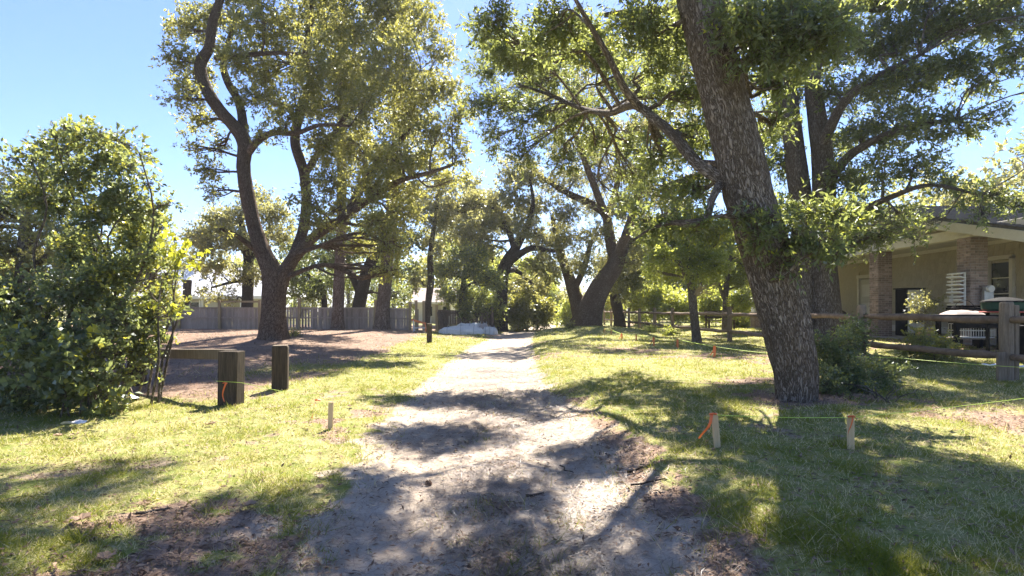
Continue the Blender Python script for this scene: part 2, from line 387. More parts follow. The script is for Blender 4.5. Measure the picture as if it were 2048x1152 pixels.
class MB:
    """collects boxes, tubes and lathes into one mesh"""
    def __init__(s): s.v = []; s.f = []; s.n = 0
    def add(s, V, Fc):
        V = [tuple(float(k) for k in p) for p in V]
        s.v += V; s.f += [tuple(i + s.n for i in f) for f in Fc]; s.n += len(V); return s
    def box(s, c, d, rz=0, tilt=None):
        x, y, z = d[0] / 2, d[1] / 2, d[2] / 2
        P = np.array([[-x, -y, -z], [x, -y, -z], [x, y, -z], [-x, y, -z], [-x, -y, z], [x, -y, z], [x, y, z], [-x, y, z]])
        if tilt is not None:
            ax, ay = tilt
            Rx = np.array([[1, 0, 0], [0, math.cos(ax), -math.sin(ax)], [0, math.sin(ax), math.cos(ax)]])
            Ry = np.array([[math.cos(ay), 0, math.sin(ay)], [0, 1, 0], [-math.sin(ay), 0, math.cos(ay)]])
            P = P @ Rx.T @ Ry.T
        if rz:
            Rz = np.array([[math.cos(rz), -math.sin(rz), 0], [math.sin(rz), math.cos(rz), 0], [0, 0, 1]]); P = P @ Rz.T
        P = P + np.array(c)
        return s.add(P, [(0, 3, 2, 1), (4, 5, 6, 7), (0, 1, 5, 4), (1, 2, 6, 5), (2, 3, 7, 6), (3, 0, 4, 7)])
    def bar(s, a, b, w, h):
        """rectangular bar from a to b"""
        a = np.array(a, float); b = np.array(b, float); d = b - a; L = np.linalg.norm(d); d /= L
        u = np.cross(d, (0, 0, 1.)); 
        if np.linalg.norm(u) < 1e-4: u = np.array([1., 0, 0])
        u /= np.linalg.norm(u); n = np.cross(u, d)
        P = [q + u * sx * w / 2 + n * sz * h / 2 for q in (a, b) for sx, sz in ((-1, -1), (1, -1), (1, 1), (-1, 1))]
        return s.add(P, [(0, 1, 2, 3), (7, 6, 5, 4), (0, 4, 5, 1), (1, 5, 6, 2), (2, 6, 7, 3), (3, 7, 4, 0)])
    def tube(s, pts, rad, n=8, wob=0, cap=True):
        V, Fq, _ = tube(pts, rad, n, wob)
        base = s.n; s.add(V, [tuple(q) for q in Fq])
        if cap:
            k = len(V) // n
            s.f.append(tuple(base + i for i in range(n - 1, -1, -1))); s.f.append(tuple(base + (k - 1) * n + i for i in range(n)))
        return s
    def lathe(s, c, prof, n=16):
        V = []; Fc = []
        for r, z in prof:
            for i in range(n):
                a = 2 * math.pi * i / n; V.append((c[0] + r * math.cos(a), c[1] + r * math.sin(a), c[2] + z))
        for k in range(len(prof) - 1):
            for i in range(n):
                j = (i + 1) % n; Fc.append((k * n + i, k * n + j, (k + 1) * n + j, (k + 1) * n + i))
        Fc.append(tuple(range(n - 1, -1, -1))); Fc.append(tuple((len(prof) - 1) * n + i for i in range(n)))
        return s.add(V, Fc)
    def build(s, name, mat, parent=None, bevel=0, smooth=False, off=None):
        me = bpy.data.meshes.new(name)
        v = s.v
        if parent is not None:
            p = parent
            o = np.array([0., 0, 0])
            while p is not None: o += np.array(p.location); p = p.parent
            v = [tuple(np.array(q) - o) for q in v]
        me.from_pydata(v, [], s.f); me.update()
        if smooth: me.polygons.foreach_set('use_smooth', [True] * len(me.polygons))
        ob = link(name, me, mat, parent)
        if bevel:
            b = ob.modifiers.new('bevel', 'BEVEL'); b.width = bevel; b.segments = 2; b.limit_method = 'ANGLE'
        return ob

def frames(P):
    P = np.asarray(P, float); n = len(P)
    T = np.gradient(P, axis=0); T /= np.linalg.norm(T, axis=1)[:, None] + 1e-9
    u = np.cross(T[0], (0, 1., 0)); 
    if np.linalg.norm(u) < .1: u = np.cross(T[0], (1., 0, 0))
    u /= np.linalg.norm(u); U = [u]
    for i in range(1, n):
        u = u - T[i] * np.dot(u, T[i]); u /= np.linalg.norm(u) + 1e-9; U.append(u)
    U = np.array(U); V = np.cross(T, U)
    return T, U, V
def tube(pts, rad, n=8, wob=0, ridges=0, seed=0):
    P = np.asarray(pts, float); R = np.asarray(rad, float)
    T, U, Vv = frames(P)
    k = len(P); th = np.linspace(0, 2 * np.pi, n, endpoint=False)
    s = np.concatenate([[0], np.cumsum(np.linalg.norm(np.diff(P, axis=0), axis=1))])
    rr = np.repeat(R[:, None], n, 1)
    if wob:
        a = np.stack([np.cos(th), np.sin(th)], 1)
        X = a[None, :, 0] * 1.3 + s[:, None] * .8 / max(R.max(), .02) * .35 + seed * 3.1
        Yn = a[None, :, 1] * 1.3 + s[:, None] * .31 / max(R.max(), .02) * .35 + seed * 1.7
        rr = rr * (1 + wob * 2 * (fbm(X * 1.6, Yn * 1.6, 5, 3) - .5))
    if ridges:
        X = th[None, :] * n / 7.0 + 0 * s[:, None]; Yn = s[:, None] * 5 + 0 * th[None, :]
        rr = rr + ridges * (vnoise(X * 2.2, Yn, 77 + seed) - .5) * 2
    V = P[:, None, :] + rr[:, :, None] * (np.cos(th)[None, :, None] * U[:, None, :] + np.sin(th)[None, :, None] * Vv[:, None, :])
    i = np.arange(k - 1)[:, None] * n; j = np.arange(n)[None, :]; j2 = (j + 1) % n
    Q = np.stack([i + j, i + j2, i + n + j2, i + n + j], -1).reshape(-1, 4)
    u0 = th / (2 * np.pi) * 2 * np.pi * R.mean(); u1 = (th + th[1]) * R.mean()
    UV = np.empty((k - 1, n, 4, 2))
    UV[:, :, 0, 0] = u0; UV[:, :, 1, 0] = u1; UV[:, :, 2, 0] = u1; UV[:, :, 3, 0] = u0
    UV[:, :, 0, 1] = s[:-1, None]; UV[:, :, 1, 1] = s[:-1, None]; UV[:, :, 2, 1] = s[1:, None]; UV[:, :, 3, 1] = s[1:, None]
    return V.reshape(-1, 3), Q, UV.reshape(-1, 2)
def spline(pts, step=.2):
    """Catmull-Rom through (x,y,z,r) rows"""
    A = np.asarray(pts, float)
    if len(A) == 2: A = np.array([A[0], A[0] * .5 + A[1] * .5, A[1]])
    A = np.vstack([2 * A[0] - A[1], A, 2 * A[-1] - A[-2]])
    out = []
    for i in range(1, len(A) - 2):
        p0, p1, p2, p3 = A[i - 1], A[i], A[i + 1], A[i + 2]
        m = max(2, int(np.linalg.norm(p2[:3] - p1[:3]) / step))
        for t in np.linspace(0, 1, m, endpoint=False):
            out.append(.5 * ((2 * p1) + (-p0 + p2) * t + (2 * p0 - 5 * p1 + 4 * p2 - p3) * t ** 2 + (-p0 + 3 * p1 - 3 * p2 + p3) * t ** 3))
    out.append(A[-2]); out = np.array(out); out[:, 3] = np.maximum(out[:, 3], .004)
    return out

def unit(v): return v / (np.linalg.norm(v, axis=-1, keepdims=True) + 1e-9)
def ball(n): 
    d = unit(RNG.normal(size=(n, 3))); return d * RNG.random((n, 1)) ** (1 / 2.2)

def leaf_mesh(name, P, D, L, Wd, v, mat, parent, fold=.18, side=None):
    n = len(P); D = unit(D)
    S = np.cross(D, RNG.normal(size=(n, 3)) if side is None else side); S = unit(S); N = np.cross(S, D)
    L = np.broadcast_to(np.asarray(L, float), (n,))[:, None]; Wd = np.broadcast_to(np.asarray(Wd, float), (n,))[:, None]
    V = np.empty((n, 4, 3))
    V[:, 0] = P; V[:, 1] = P + D * L * .45 + S * Wd * .5 + N * Wd * fold; V[:, 2] = P + D * L - N * L * .08; V[:, 3] = P + D * L * .45 - S * Wd * .5 + N * Wd * fold
    if parent is not None: V = V - np.array(parent.location)
    Q = np.arange(n * 4).reshape(n, 4)
    return link(name, quads_mesh(name, V.reshape(-1, 3), Q, face_v=v), mat, parent)

def prisms(a, b, ra, rb):
    """thin three-sided twigs, all at once"""
    n = len(a); T = unit(b - a); U = unit(np.cross(T, RNG.normal(size=(n, 3)))); Vv = np.cross(T, U)
    ra = np.broadcast_to(ra, (n,))[:, None]; rb = np.broadcast_to(rb, (n,))[:, None]
    V = np.empty((n, 6, 3))
    for k in range(3):
        d = math.cos(2.094 * k) * U + math.sin(2.094 * k) * Vv
        V[:, k] = a + d * ra; V[:, 3 + k] = b + d * rb
    base = (np.arange(n) * 6)[:, None]
    Q = np.concatenate([base + np.array([[k, (k + 1) % 3, 3 + (k + 1) % 3, 3 + k]]) for k in range(3)])
    return V.reshape(-1, 3), Q

def C(px, py, Y, r, ry=None, dy=None, wt=1.0):
    """crown clump from photo position: centre and radii in metres"""
    s = Y / F; p = W(px, py, Y)
    return (p[0], p[1], p[2], r * s, (dy if dy else r * s * 1.1), (ry or r * .85) * s, wt)

def tree(name, label, cat, base, limbs, clumps, n_leaves, L, Wd, leaf, bark, group=None, sides=14, sub=.42, nsub=9, twigs=False,
         step=.25, flare=.5, branches=True, per=11, droop=.12, bright=0, ridge=0, fullness=1.0, vspread=.35, crown='crown', shell=.5):
    """limbs: list of polylines of (x,y,z,r); the first one is the trunk. clumps: ellipsoids of foliage"""
    root = thing(name, label, cat, base, group)
    b = np.array(root.location); skel = []
    for li, pl in enumerate(limbs):
        S = spline(pl, step)
        if li == 0 and flare:
            h = S[:, 2] - S[0, 2]; S[:, 3] *= 1 + flare * np.exp(-h / (.9 * S[0, 3] + .08))
        V, Q, UV = tube(S[:, :3], S[:, 3], sides if S[:, 3].max() > .08 else max(5, sides // 2), .10, ridge if li == 0 else 0, li)
        if li == 0 and flare:                              # buttress roots
            k = len(V) // len(S); hh = np.repeat(S[:, 2] - S[0, 2], k); ang = np.tile(np.arange(k) / k * 2 * np.pi, len(S))
            amt = .30 * flare * np.exp(-hh / (.8 * S[0, 3])) * (np.cos(ang * 5 + 1.3) * .5 + np.cos(ang * 3) * .5)
            cen = np.repeat(S[:, :3], k, 0); V = cen + (V - cen) * (1 + amt[:, None])
        o = link('trunk' if li == 0 else 'limb', quads_mesh('trunk' if li == 0 else 'limb', V - b, Q, uv=UV, smooth=True), bark, root)
        skel.append(S)
    SK = np.vstack([s[len(s) // 3 if i == 0 else 0:] for i, s in enumerate(skel)])
    P = []; D = []; vv = []; TA = []; TB = []; BV = []; BQ = []; BU = []; nb = 0
    area = np.array([(c[3] * c[4] + c[3] * c[5] + c[4] * c[5]) * (c[6] if len(c) > 6 else 1) for c in clumps]); area /= area.sum()
    for c, a in zip(clumps, area):
        cc = np.array(c[:3]); rr = np.array(c[3:6]); rm = rr.mean()
        k = nsub
        off = unit(RNG.normal(size=(k, 3))) * (RNG.random((k, 1)) ** shell)
        sc = cc + off * rr * .72
        nl = int(n_leaves * a * fullness)
        for j in range(k):
            sr = rm * sub * (.65 + .7 * RNG.random())
            nt_ = max(1, int(nl / k / per))
            q = ball(nt_); q[:, 2] *= .75; tb = sc[j] + q * sr
            td = unit(unit(q) * .7 + RNG.normal(size=(nt_, 3)) * .55 + unit(tb - cc) * .35 + np.array([0, 0, -droop]))
            tl = L * (2.2 + 2.2 * RNG.random((nt_, 1)))
            te = tb + td * tl
            TA.append(tb); TB.append(te)
            t = RNG.random((nt_, per, 1)) * .9 + .1
            lp = tb[:, None] + (te - tb)[:, None] * t
            ld = unit(td[:, None] * .55 + RNG.normal(size=(nt_, per, 3)) * .75)
            lp = lp + RNG.normal(size=lp.shape) * L * .18
            P.append(lp.reshape(-1, 3)); D.append(ld.reshape(-1, 3))
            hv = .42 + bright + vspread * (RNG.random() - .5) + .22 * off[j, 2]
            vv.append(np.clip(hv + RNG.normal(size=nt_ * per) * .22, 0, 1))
            if branches:
                if j == 0:
                    dd = np.linalg.norm(SK[:, :3] - cc, axis=1) + 1.2 * np.maximum(0, SK[:, 2] - cc[2] + .2) - 2.5 * np.minimum(SK[:, 3], .12); q0 = SK[int(np.argmin(dd))]
                    L0 = np.linalg.norm(q0[:3] - cc); r0 = min(q0[3] * .6, .016 + .02 * L0 ** .8 + .02 * rm); a0 = q0[:3]
                    m1 = a0 * .66 + cc * .34 + RNG.normal(size=3) * L0 * .09 + np.array([0, 0, .06 * L0]); m2 = a0 * .33 + cc * .67 + RNG.normal(size=3) * L0 * .09
                    SS = spline([(*a0, r0), (*m1, r0 * .8), (*m2, r0 * .6), (*cc, r0 * .4)], max(.15, L0 / 10))
                    V, Q, UV = tube(SS[:, :3], SS[:, 3], 6); BV.append(V); BQ.append(Q + nb); BU.append(UV); nb += len(V)
                q0 = SS[int(len(SS) * (.35 + .64 * RNG.random()))]
                a0 = q0[:3]; L0 = np.linalg.norm(sc[j] - a0); r0 = q0[3] * .6; r1 = max(.004, r0 * .4)
                m1 = a0 * .5 + sc[j] * .5 + RNG.normal(size=3) * L0 * .12
                V, Q, UV = tube(spline([(*a0, r0), (*m1, r0 * .7), (*sc[j], r1)], max(.15, L0 / 4))[:, :3], np.linspace(r0, r1, len(spline([(*a0, r0), (*m1, r0 * .7), (*sc[j], r1)], max(.15, L0 / 4)))), 5); BV.append(V); BQ.append(Q + nb); BU.append(UV); nb += len(V)
                for _ in range(4):
                    e = sc[j] + unit(RNG.normal(size=3) + np.array([0, 0, .2])) * sr * .95
                    mm = (sc[j] + e) / 2 + RNG.normal(size=3) * sr * .15
                    V, Q, UV = tube([sc[j], mm, e], [r1, r1 * .7, r1 * .35], 4); BV.append(V); BQ.append(Q + nb); BU.append(UV); nb += len(V)
    P = np.vstack(P); D = np.vstack(D); vv = np.concatenate(vv); n = len(P)
    keep = P[:, 2] > zt(P[:, 0], P[:, 1]) + .02
    P = P[keep]; D = D[keep]; vv = vv[keep]; n = len(P)
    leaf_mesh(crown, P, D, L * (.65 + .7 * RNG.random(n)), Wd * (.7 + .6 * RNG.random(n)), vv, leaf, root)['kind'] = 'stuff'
    if twigs:
        V, Q = prisms(np.vstack(TA), np.vstack(TB), L * .035, L * .015)
        tw = link('twigs', quads_mesh('twigs', V - b, Q, uv=np.zeros((len(Q) * 4, 2))), bark, root); tw['kind'] = 'stuff'
    if BV:
        o = link('branches', quads_mesh('branches', np.vstack(BV) - b, np.vstack(BQ), uv=np.vstack(BU), smooth=True), bark, root); o['kind'] = 'stuff'
    return root

def PX(Y, rows, s=None):
    """limb rows (px, py, radius px[, depth offset]) -> (x,y,z,r)"""
    out = []
    for r in rows:
        yy = Y + (r[3] if len(r) > 3 else 0)
        p = W(r[0], r[1], yy); out.append((p[0], p[1], p[2], r[2] * yy / F))
    return out

# ------------------------------------------------------------------ ground and lane
def ground():
    ys = list(np.arange(-10, 2.2, .6)); y = 2.2
    while y < 420:
        ys.append(y); y += .055 if y < 9 else .055 + (y - 9) * .022
    ys = np.array(ys); nc = 430
    u = np.linspace(-1, 1, nc); u = np.sign(u) * (.35 * np.abs(u) + .65 * np.abs(u) ** 2.2)
    hw = 20 + np.maximum(ys, 0) * 1.9
    X = u[None, :] * hw[:, None] + road_c(ys)[:, None] * .0; Y = np.repeat(ys[:, None], nc, 1)
    dr = road_d(X, Y)
    Z = zt(X, Y) - .07 * sm(-.10, -.30, dr) * (Y < 138)
    s, g, l, st = masks(X, Y)
    tuft = .035 * g * (fbm(X * 7, Y * 7, 81, 3) - .3) * (Y < 30)
    Z = Z + tuft * sm(-.1, .1, dr)
    i = np.arange(len(ys) - 1)[:, None] * nc; j = np.arange(nc - 1)[None, :]
    Q = np.stack([i + j, i + j + 1, i + nc + j + 1, i + nc + j], -1).reshape(-1, 4)
    me = quads_mesh('ground', np.stack([X, Y, Z], -1).reshape(-1, 3), Q, smooth=True)
    a = me.attributes.new('mask', 'FLOAT_COLOR', 'POINT')
    a.data.foreach_set('color', np.stack([s, g, l, st], -1).astype(np.float32).ravel())
    tag(link('ground', me, 'ground'), kind='structure')
    # the lane
    ys = []; y = -9.0
    while y < 136:
        ys.append(y); y += .05 if 2 < y < 10 else (.4 if y < 2 else .05 + (y - 10) * .02)
    ys = np.array(ys); nc = 56; u = np.linspace(-1, 1, nc)
    hw = np.interp(ys, RY, RW) + .05
    X = road_c(ys)[:, None] + u[None, :] * hw[:, None]; Y = np.repeat(ys[:, None], nc, 1)
    dr = road_d(X, Y)
    Z = zt(X, Y) - .06 * sm(-.24, -.02, dr)
    Z = Z + .012 * (fbm(X * 5, Y * 5, 91, 3) - .5) * sm(0, -.3, dr)
    s, g, l, st = masks(X, Y)
    i = np.arange(len(ys) - 1)[:, None] * nc; j = np.arange(nc - 1)[None, :]
    Q = np.stack([i + j, i + j + 1, i + nc + j + 1, i + nc + j], -1).reshape(-1, 4)
    me = quads_mesh('dirt_road', np.stack([X, Y, Z], -1).reshape(-1, 3), Q, smooth=True)
    a = me.attributes.new('mask', 'FLOAT_COLOR', 'POINT')
    a.data.foreach_set('color', np.stack([s, g, l, st], -1).astype(np.float32).ravel())
    tag(link('dirt_road', me, 'ground'), kind='structure')
ground()

def scatter(n, y0, y1, spread=1.02, extra=2.5, pw=1.0):
    t = RNG.random(n) ** pw
    Y = y0 * (y1 / y0) ** t
    X = (RNG.random(n) * 2 - 1) * (Y * spread + extra)
    return X, Y

def grass():
    # short lawn grass, thinning with distance
    X, Y = scatter(560000, 2.3, 34, .98, 1.2)
    clump = RNG.integers(0, 1 << 30, len(X))
    s, g, l, st = masks(X, Y)
    n5 = fbm(X * 3.1, Y * 3.1, 131, 3)
    w = g * (.35 + 1.1 * sm(.35, .7, n5)) + .06 * (1 - s) * (1 - st)
    k = RNG.random(len(X)) < np.clip(w, 0, 1) * .85
    X, Y, n5, g = X[k], Y[k], n5[k], g[k]; n = len(X)
    P = np.stack([X, Y, zt(X, Y) + .035 * g * (fbm(X * 7, Y * 7, 81, 3) - .3) * (Y < 30) - .008], -1)
    n6 = fbm(X * 4.3, Y * 4.3, 171, 3)
    h = (.028 + .05 * n5 * RNG.random(n) + .09 * sm(.52, .72, n6) * RNG.random(n) + .03 * RNG.random(n) ** 3) * (1 + .012 * Y)
    D = unit(np.stack([RNG.normal(size=n) * .75, RNG.normal(size=n) * .75, .55 + RNG.random(n)], -1))
    wd = np.maximum(.0042, .0009 * Y) * (.7 + .7 * RNG.random(n))
    S = unit(np.cross(D, RNG.normal(size=(n, 3))))
    bend = unit(np.stack([RNG.normal(size=n), RNG.normal(size=n), -RNG.random(n) * .6], -1))
    V = np.empty((n, 3, 3)); V[:, 0] = P - S * wd[:, None] * .5; V[:, 1] = P + S * wd[:, None] * .5; V[:, 2] = P + D * h[:, None] + bend * h[:, None] * .35
    v = np.clip(.50 - .25 * sm(.5, .7, n6) + .55 * (fbm(X * .8, Y * .8, 151, 3) - .5) + .22 * RNG.normal(size=n) - .35 * (n5 - .5), 0, 1)
    o = link('lawn_grass', quads_mesh('lawn_grass', V.reshape(-1, 3), np.arange(n * 3).reshape(n, 3), face_v=v), 'grass')
    tag(o, 'short patchy green and straw coloured lawn grass beside the sandy lane', 'grass', kind='stuff')

def litter():
    X, Y = scatter(150000, 2.3, 30, .98, 1.2)
    s, g, l, st = masks(X, Y)
    w = .62 * l + .10 * g + .08 * s * (1 + 1.2 * (fbm(X * 1.2, Y * 1.2, 191, 3) > .52)) + .45 * (1 - s) * (1 - l) * (1 - g)
    w = w * np.where(st > .5, .55, 1.0)
    k = RNG.random(len(X)) < w
    X, Y = X[k], Y[k]; n = len(X)
    P = np.stack([X, Y, zt(X, Y) + .008 + .015 * RNG.random(n)], -1)
    D = np.stack([RNG.normal(size=n), RNG.normal(size=n), .28 * RNG.normal(size=n)], -1)
    side = np.stack([.3 * RNG.normal(size=n), .3 * RNG.normal(size=n), np.ones(n)], -1)
    L = (.020 + .026 * RNG.random(n)) * (1 + .03 * Y)
    o = leaf_mesh('fallen_leaves', P, D, L, L * .38, np.clip(RNG.random(n) ** 1.3, 0, 1), 'leaf_dead', None, .25, side)
    tag(o, 'dry brown fallen leaves scattered over lawn and lane edges', 'leaves', kind='stuff')
    # pine needles: straw bed on the left, bunches blown on to the lane
    X, Y = scatter(110000, 7, 30, .9, 1)
    s, g, l, st = masks(X, Y); k = RNG.random(len(X)) < st * .8
    X, Y = X[k], Y[k]
    cx = []; cy = []
    for _ in range(900):
        y = 2.5 * (13 / 2.5) ** RNG.random(); x = road_c(y) + RNG.normal() * .55 + .15
        m = RNG.integers(4, 26); cx.append(x + RNG.normal(size=m) * .14); cy.append(y + RNG.normal(size=m) * .12)
    cx = np.concatenate(cx); cy = np.concatenate(cy)
    ang = np.concatenate([RNG.random(len(X)) * 6.28, RNG.random(len(cx)) * 6.28])
    X = np.concatenate([X, cx]); Y = np.concatenate([Y, cy]); n = len(X)
    L = (.09 + .10 * RNG.random(n)) * (1 + .03 * Y); wd = np.maximum(.0022, .0009 * Y) * (.7 + .6 * RNG.random(n))
    P = np.stack([X, Y, zt(X, Y) + .012 + .012 * RNG.random(n)], -1)
    D = np.stack([np.cos(ang), np.sin(ang), .06 * RNG.normal(size=n)], -1); S = np.stack([-np.sin(ang), np.cos(ang), 0 * ang], -1)
    bend = S * (L * .15 * RNG.normal(size=n))[:, None]
    V = np.empty((n, 4, 3)); V[:, 0] = P; V[:, 1] = P + D * L[:, None] * .5 + bend + S * wd[:, None] * .5; V[:, 2] = P + D * L[:, None]; V[:, 3] = P + D * L[:, None] * .5 + bend - S * wd[:, None] * .5
    o = link('pine_needles', quads_mesh('pine_needles', V.reshape(-1, 3), np.arange(n * 4).reshape(n, 4), face_v=RNG.random(n)), 'needle')
    tag(o, 'reddish brown pine needles strewn on the lane and under the oaks', 'pine needles', kind='stuff')
grass(); litter()

# ------------------------------------------------------------------ trees
def gz(x, y): return (x, y, ztf(x, y))
def trunk_from(px, Y, rows):
    """rows in photo pixels, starting a little under the ground"""
    R = PX(Y, rows); x, y = R[0][0], R[0][1]; z = ztf(x, y)
    return gz(x, y), [(x, y, z - .25, R[0][3]), (x, y, z + .02, R[0][3])] + [r for r in R[1:]]

# --- big forked live oak on the left
Y = float(G(547, 676)[1])
b, tr = trunk_from(547, Y, [(547, 672, 25), (548, 620, 22.5), (549, 580, 22.5), (544, 545, 20), (524, 500, 16), (508, 450, 13.5), (496, 395, 13.5), (487, 335, 12.5), (489, 285, 13.5), (468, 252, 12.5), (438, 218, 11.5), (413, 178, 11), (400, 130, 11), (418, 95, 9.5), (424, 50, 8.5), (440, 0, 7), (462, -70, 5), (480, -140, 3)])
limbs = [tr,
    PX(Y, [(556, 575, 17), (572, 540, 14), (594, 508, 12), (635, 468, 9.5), (690, 432, 8), (718, 382, 9, .8), (758, 322, 8, 1.2), (800, 282, 6, 1.6), (835, 238, 4, 2)]),
    PX(Y, [(588, 515, 12, .2), (606, 460, 10.5, .8), (613, 400, 10, 1), (607, 343, 10, 1.1), (590, 282, 9.5, 1.2), (602, 220, 9, 1.4), (621, 165, 8, 1.6), (612, 118, 7, 1.6), (618, 60, 6, 1.4), (628, -10, 4.5, 1), (640, -80, 3, 1)]),
    PX(Y, [(489, 288, 9), (486, 250, 9, .5), (478, 205, 8, .9), (456, 165, 7.5, 1.1), (447, 128, 6.5, 1.3), (458, 80, 5, 1.6), (478, 20, 4, 1.8)]),
    PX(Y, [(497, 305, 8), (516, 282, 7, -.4), (545, 266, 6, -.8), (592, 266, 5, -1.2), (642, 250, 3.5, -1.6), (700, 252, 2.5, -2)]),
    PX(Y, [(610, 350, 7, 1.1), (640, 300, 6, .5), (662, 275, 5, .2), (700, 222, 4.5, 0), (752, 190, 3.5, -.4), (810, 180, 2.5, -.6)]),
    PX(Y, [(512, 500, 6), (488, 482, 5, -.4), (468, 468, 4, -.8), (440, 458, 2.5, -1.2)]),
    PX(Y, [(432, 116, 6, -.1), (480, 112, 5, -.6), (540, 106, 4, -1), (600, 108, 3, -1.4)]),
    PX(Y, [(690, 432, 8, .2), (740, 398, 7, -.5), (800, 362, 5.5, -1.2), (860, 345, 4, -1.8), (905, 330, 2.5, -2)]),
]
cl = []
for (px, py, r, dy) in [(385, 55, 55, .5), (352, 112, 38, -.3), (385, 150, 42, .6), (362, 192, 36, -.6), (395, 240, 34, .4), (412, 335, 30, -.4), (392, 300, 22, 0), (428, 382, 20, .5), (430, 290, 22, 1),
        (455, 20, 60, 1), (530, 40, 70, -1), (610, 30, 75, 1.5), (690, 40, 80, -1), (770, 45, 80, 1), (845, 40, 55, 0), (880, 100, 40, -.5), (480, 110, 55, -.8), (545, 120, 70, 1.5), (625, 120, 70, -1.5), (705, 130, 80, 1.5), (790, 130, 80, -1.5), (860, 175, 55, .6),
        (520, 195, 48, .8), (590, 200, 60, -1), (660, 210, 65, 1.6), (740, 220, 70, -1.4), (815, 225, 65, 1), (880, 255, 50, -1), (650, 285, 45, -.5), (715, 300, 65, 1.6), (790, 305, 65, -1.5), (860, 315, 50, .8), (915, 310, 30, -1.5), (905, 170, 38, .5), (925, 235, 34, -.6), (905, 360, 26, .6),
        (665, 355, 48, .8), (730, 372, 58, -1.3), (800, 375, 55, 1), (620, 405, 36, -1), (680, 425, 50, 1.2), (750, 440, 48, -1), (810, 430, 40, .2), (790, 490, 34, -1.2), (725, 490, 36, .4), (640, 455, 32, -1), (775, 540, 26, -1.5),
        (440, 460, 20, -1.2), (520, 270, 22, -.6), (560, 255, 26, -1),
        (450, -70, 70, 0), (560, -70, 90, 1.5), (680, -80, 90, -1.5), (790, -60, 80, 1), (620, -160, 110, 0), (750, -150, 90, 0), (500, -160, 70, 0)]:
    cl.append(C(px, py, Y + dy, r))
tree('live_oak', 'big live oak with thick forked trunk rising from the brown pine straw', 'tree', b, limbs, cl, 140000, .12, .055, 'leaf_oak', 'bark_oak', sides=26, sub=.36, nsub=12, step=.16, flare=.42, ridge=.012, per=12, bright=.05, shell=.4)

# --- leaning oak close by on the right
Y = float(G(1592, 798)[1])
b, tr = trunk_from(1600, Y, [(1594, 800, 38), (1591, 745, 41), (1580, 690, 44), (1562, 605, 46), (1530, 500, 45.5), (1499, 400, 46.5), (1475, 300, 44.5), (1452, 210, 43), (1426, 112, 43), (1402, 20, 41), (1380, -60, 38), (1352, -160, 33), (1330, -260, 27, .2), (1325, -360, 20, .4), (1335, -460, 12, .6), (1340, -540, 6, .7)])
limbs = [tr,
    PX(Y, [(1452, 362, 15), (1420, 344, 13, .1), (1388, 320, 11.5, .3), (1346, 270, 10, .6), (1306, 235, 8.5, 1.0), (1266, 210, 8.5, 1.6), (1216, 226, 6.5, 3), (1160, 215, 4.5, 4.4), (1100, 190, 3.5, 5.4), (1040, 170, 2, 6)]),
    PX(Y, [(1280, 216, 9, .4), (1248, 175, 7.5, .2), (1215, 110, 6, 0), (1180, 50, 5, -.2), (1140, -20, 3.5, -.4)]),
    PX(Y, [(1440, 368, 9), (1424, 400, 7, -.2), (1412, 438, 7.5, -.3), (1384, 446, 8, -.3), (1345, 446, 5, -.1), (1302, 458, 3, .1), (1268, 480, 2, .2)]),
    PX(Y, [(1395, -40, 26), (1330, -110, 20, .4), (1240, -170, 16, .9), (1140, -210, 12, 1.6), (1040, -230, 8, 2.2), (940, -210, 6.5, 2.6), (820, -170, 5, 2.7), (700, -150, 3.6, 2.8), (580, -160, 2.2, 2.8)]),
    PX(Y, [(1405, 10, 22), (1470, -80, 18, .4), (1560, -140, 15, 1), (1680, -170, 12, 1.5), (1800, -170, 8, 1.7), (1900, -150, 5, 1.7)]),
    PX(Y, [(1370, -120, 20), (1300, -220, 16, -.5), (1220, -330, 12, -1), (1120, -420, 8, -1.5)]),
    PX(Y, [(1345, -200, 18), (1420, -320, 14, .8), (1520, -420, 10, 1.4), (1640, -480, 6, 2)]),
    PX(Y, [(1420, 90, 12), (1370, 30, 9, 1.2), (1300, 20, 7, 2), (1210, 30, 5, 2.6)]),
    PX(Y, [(1545, 560, 6, -.3), (1575, 545, 4.5, -.4), (1600, 520, 3.5, -.45), (1635, 500, 2, -.5)]),
]
cl = []
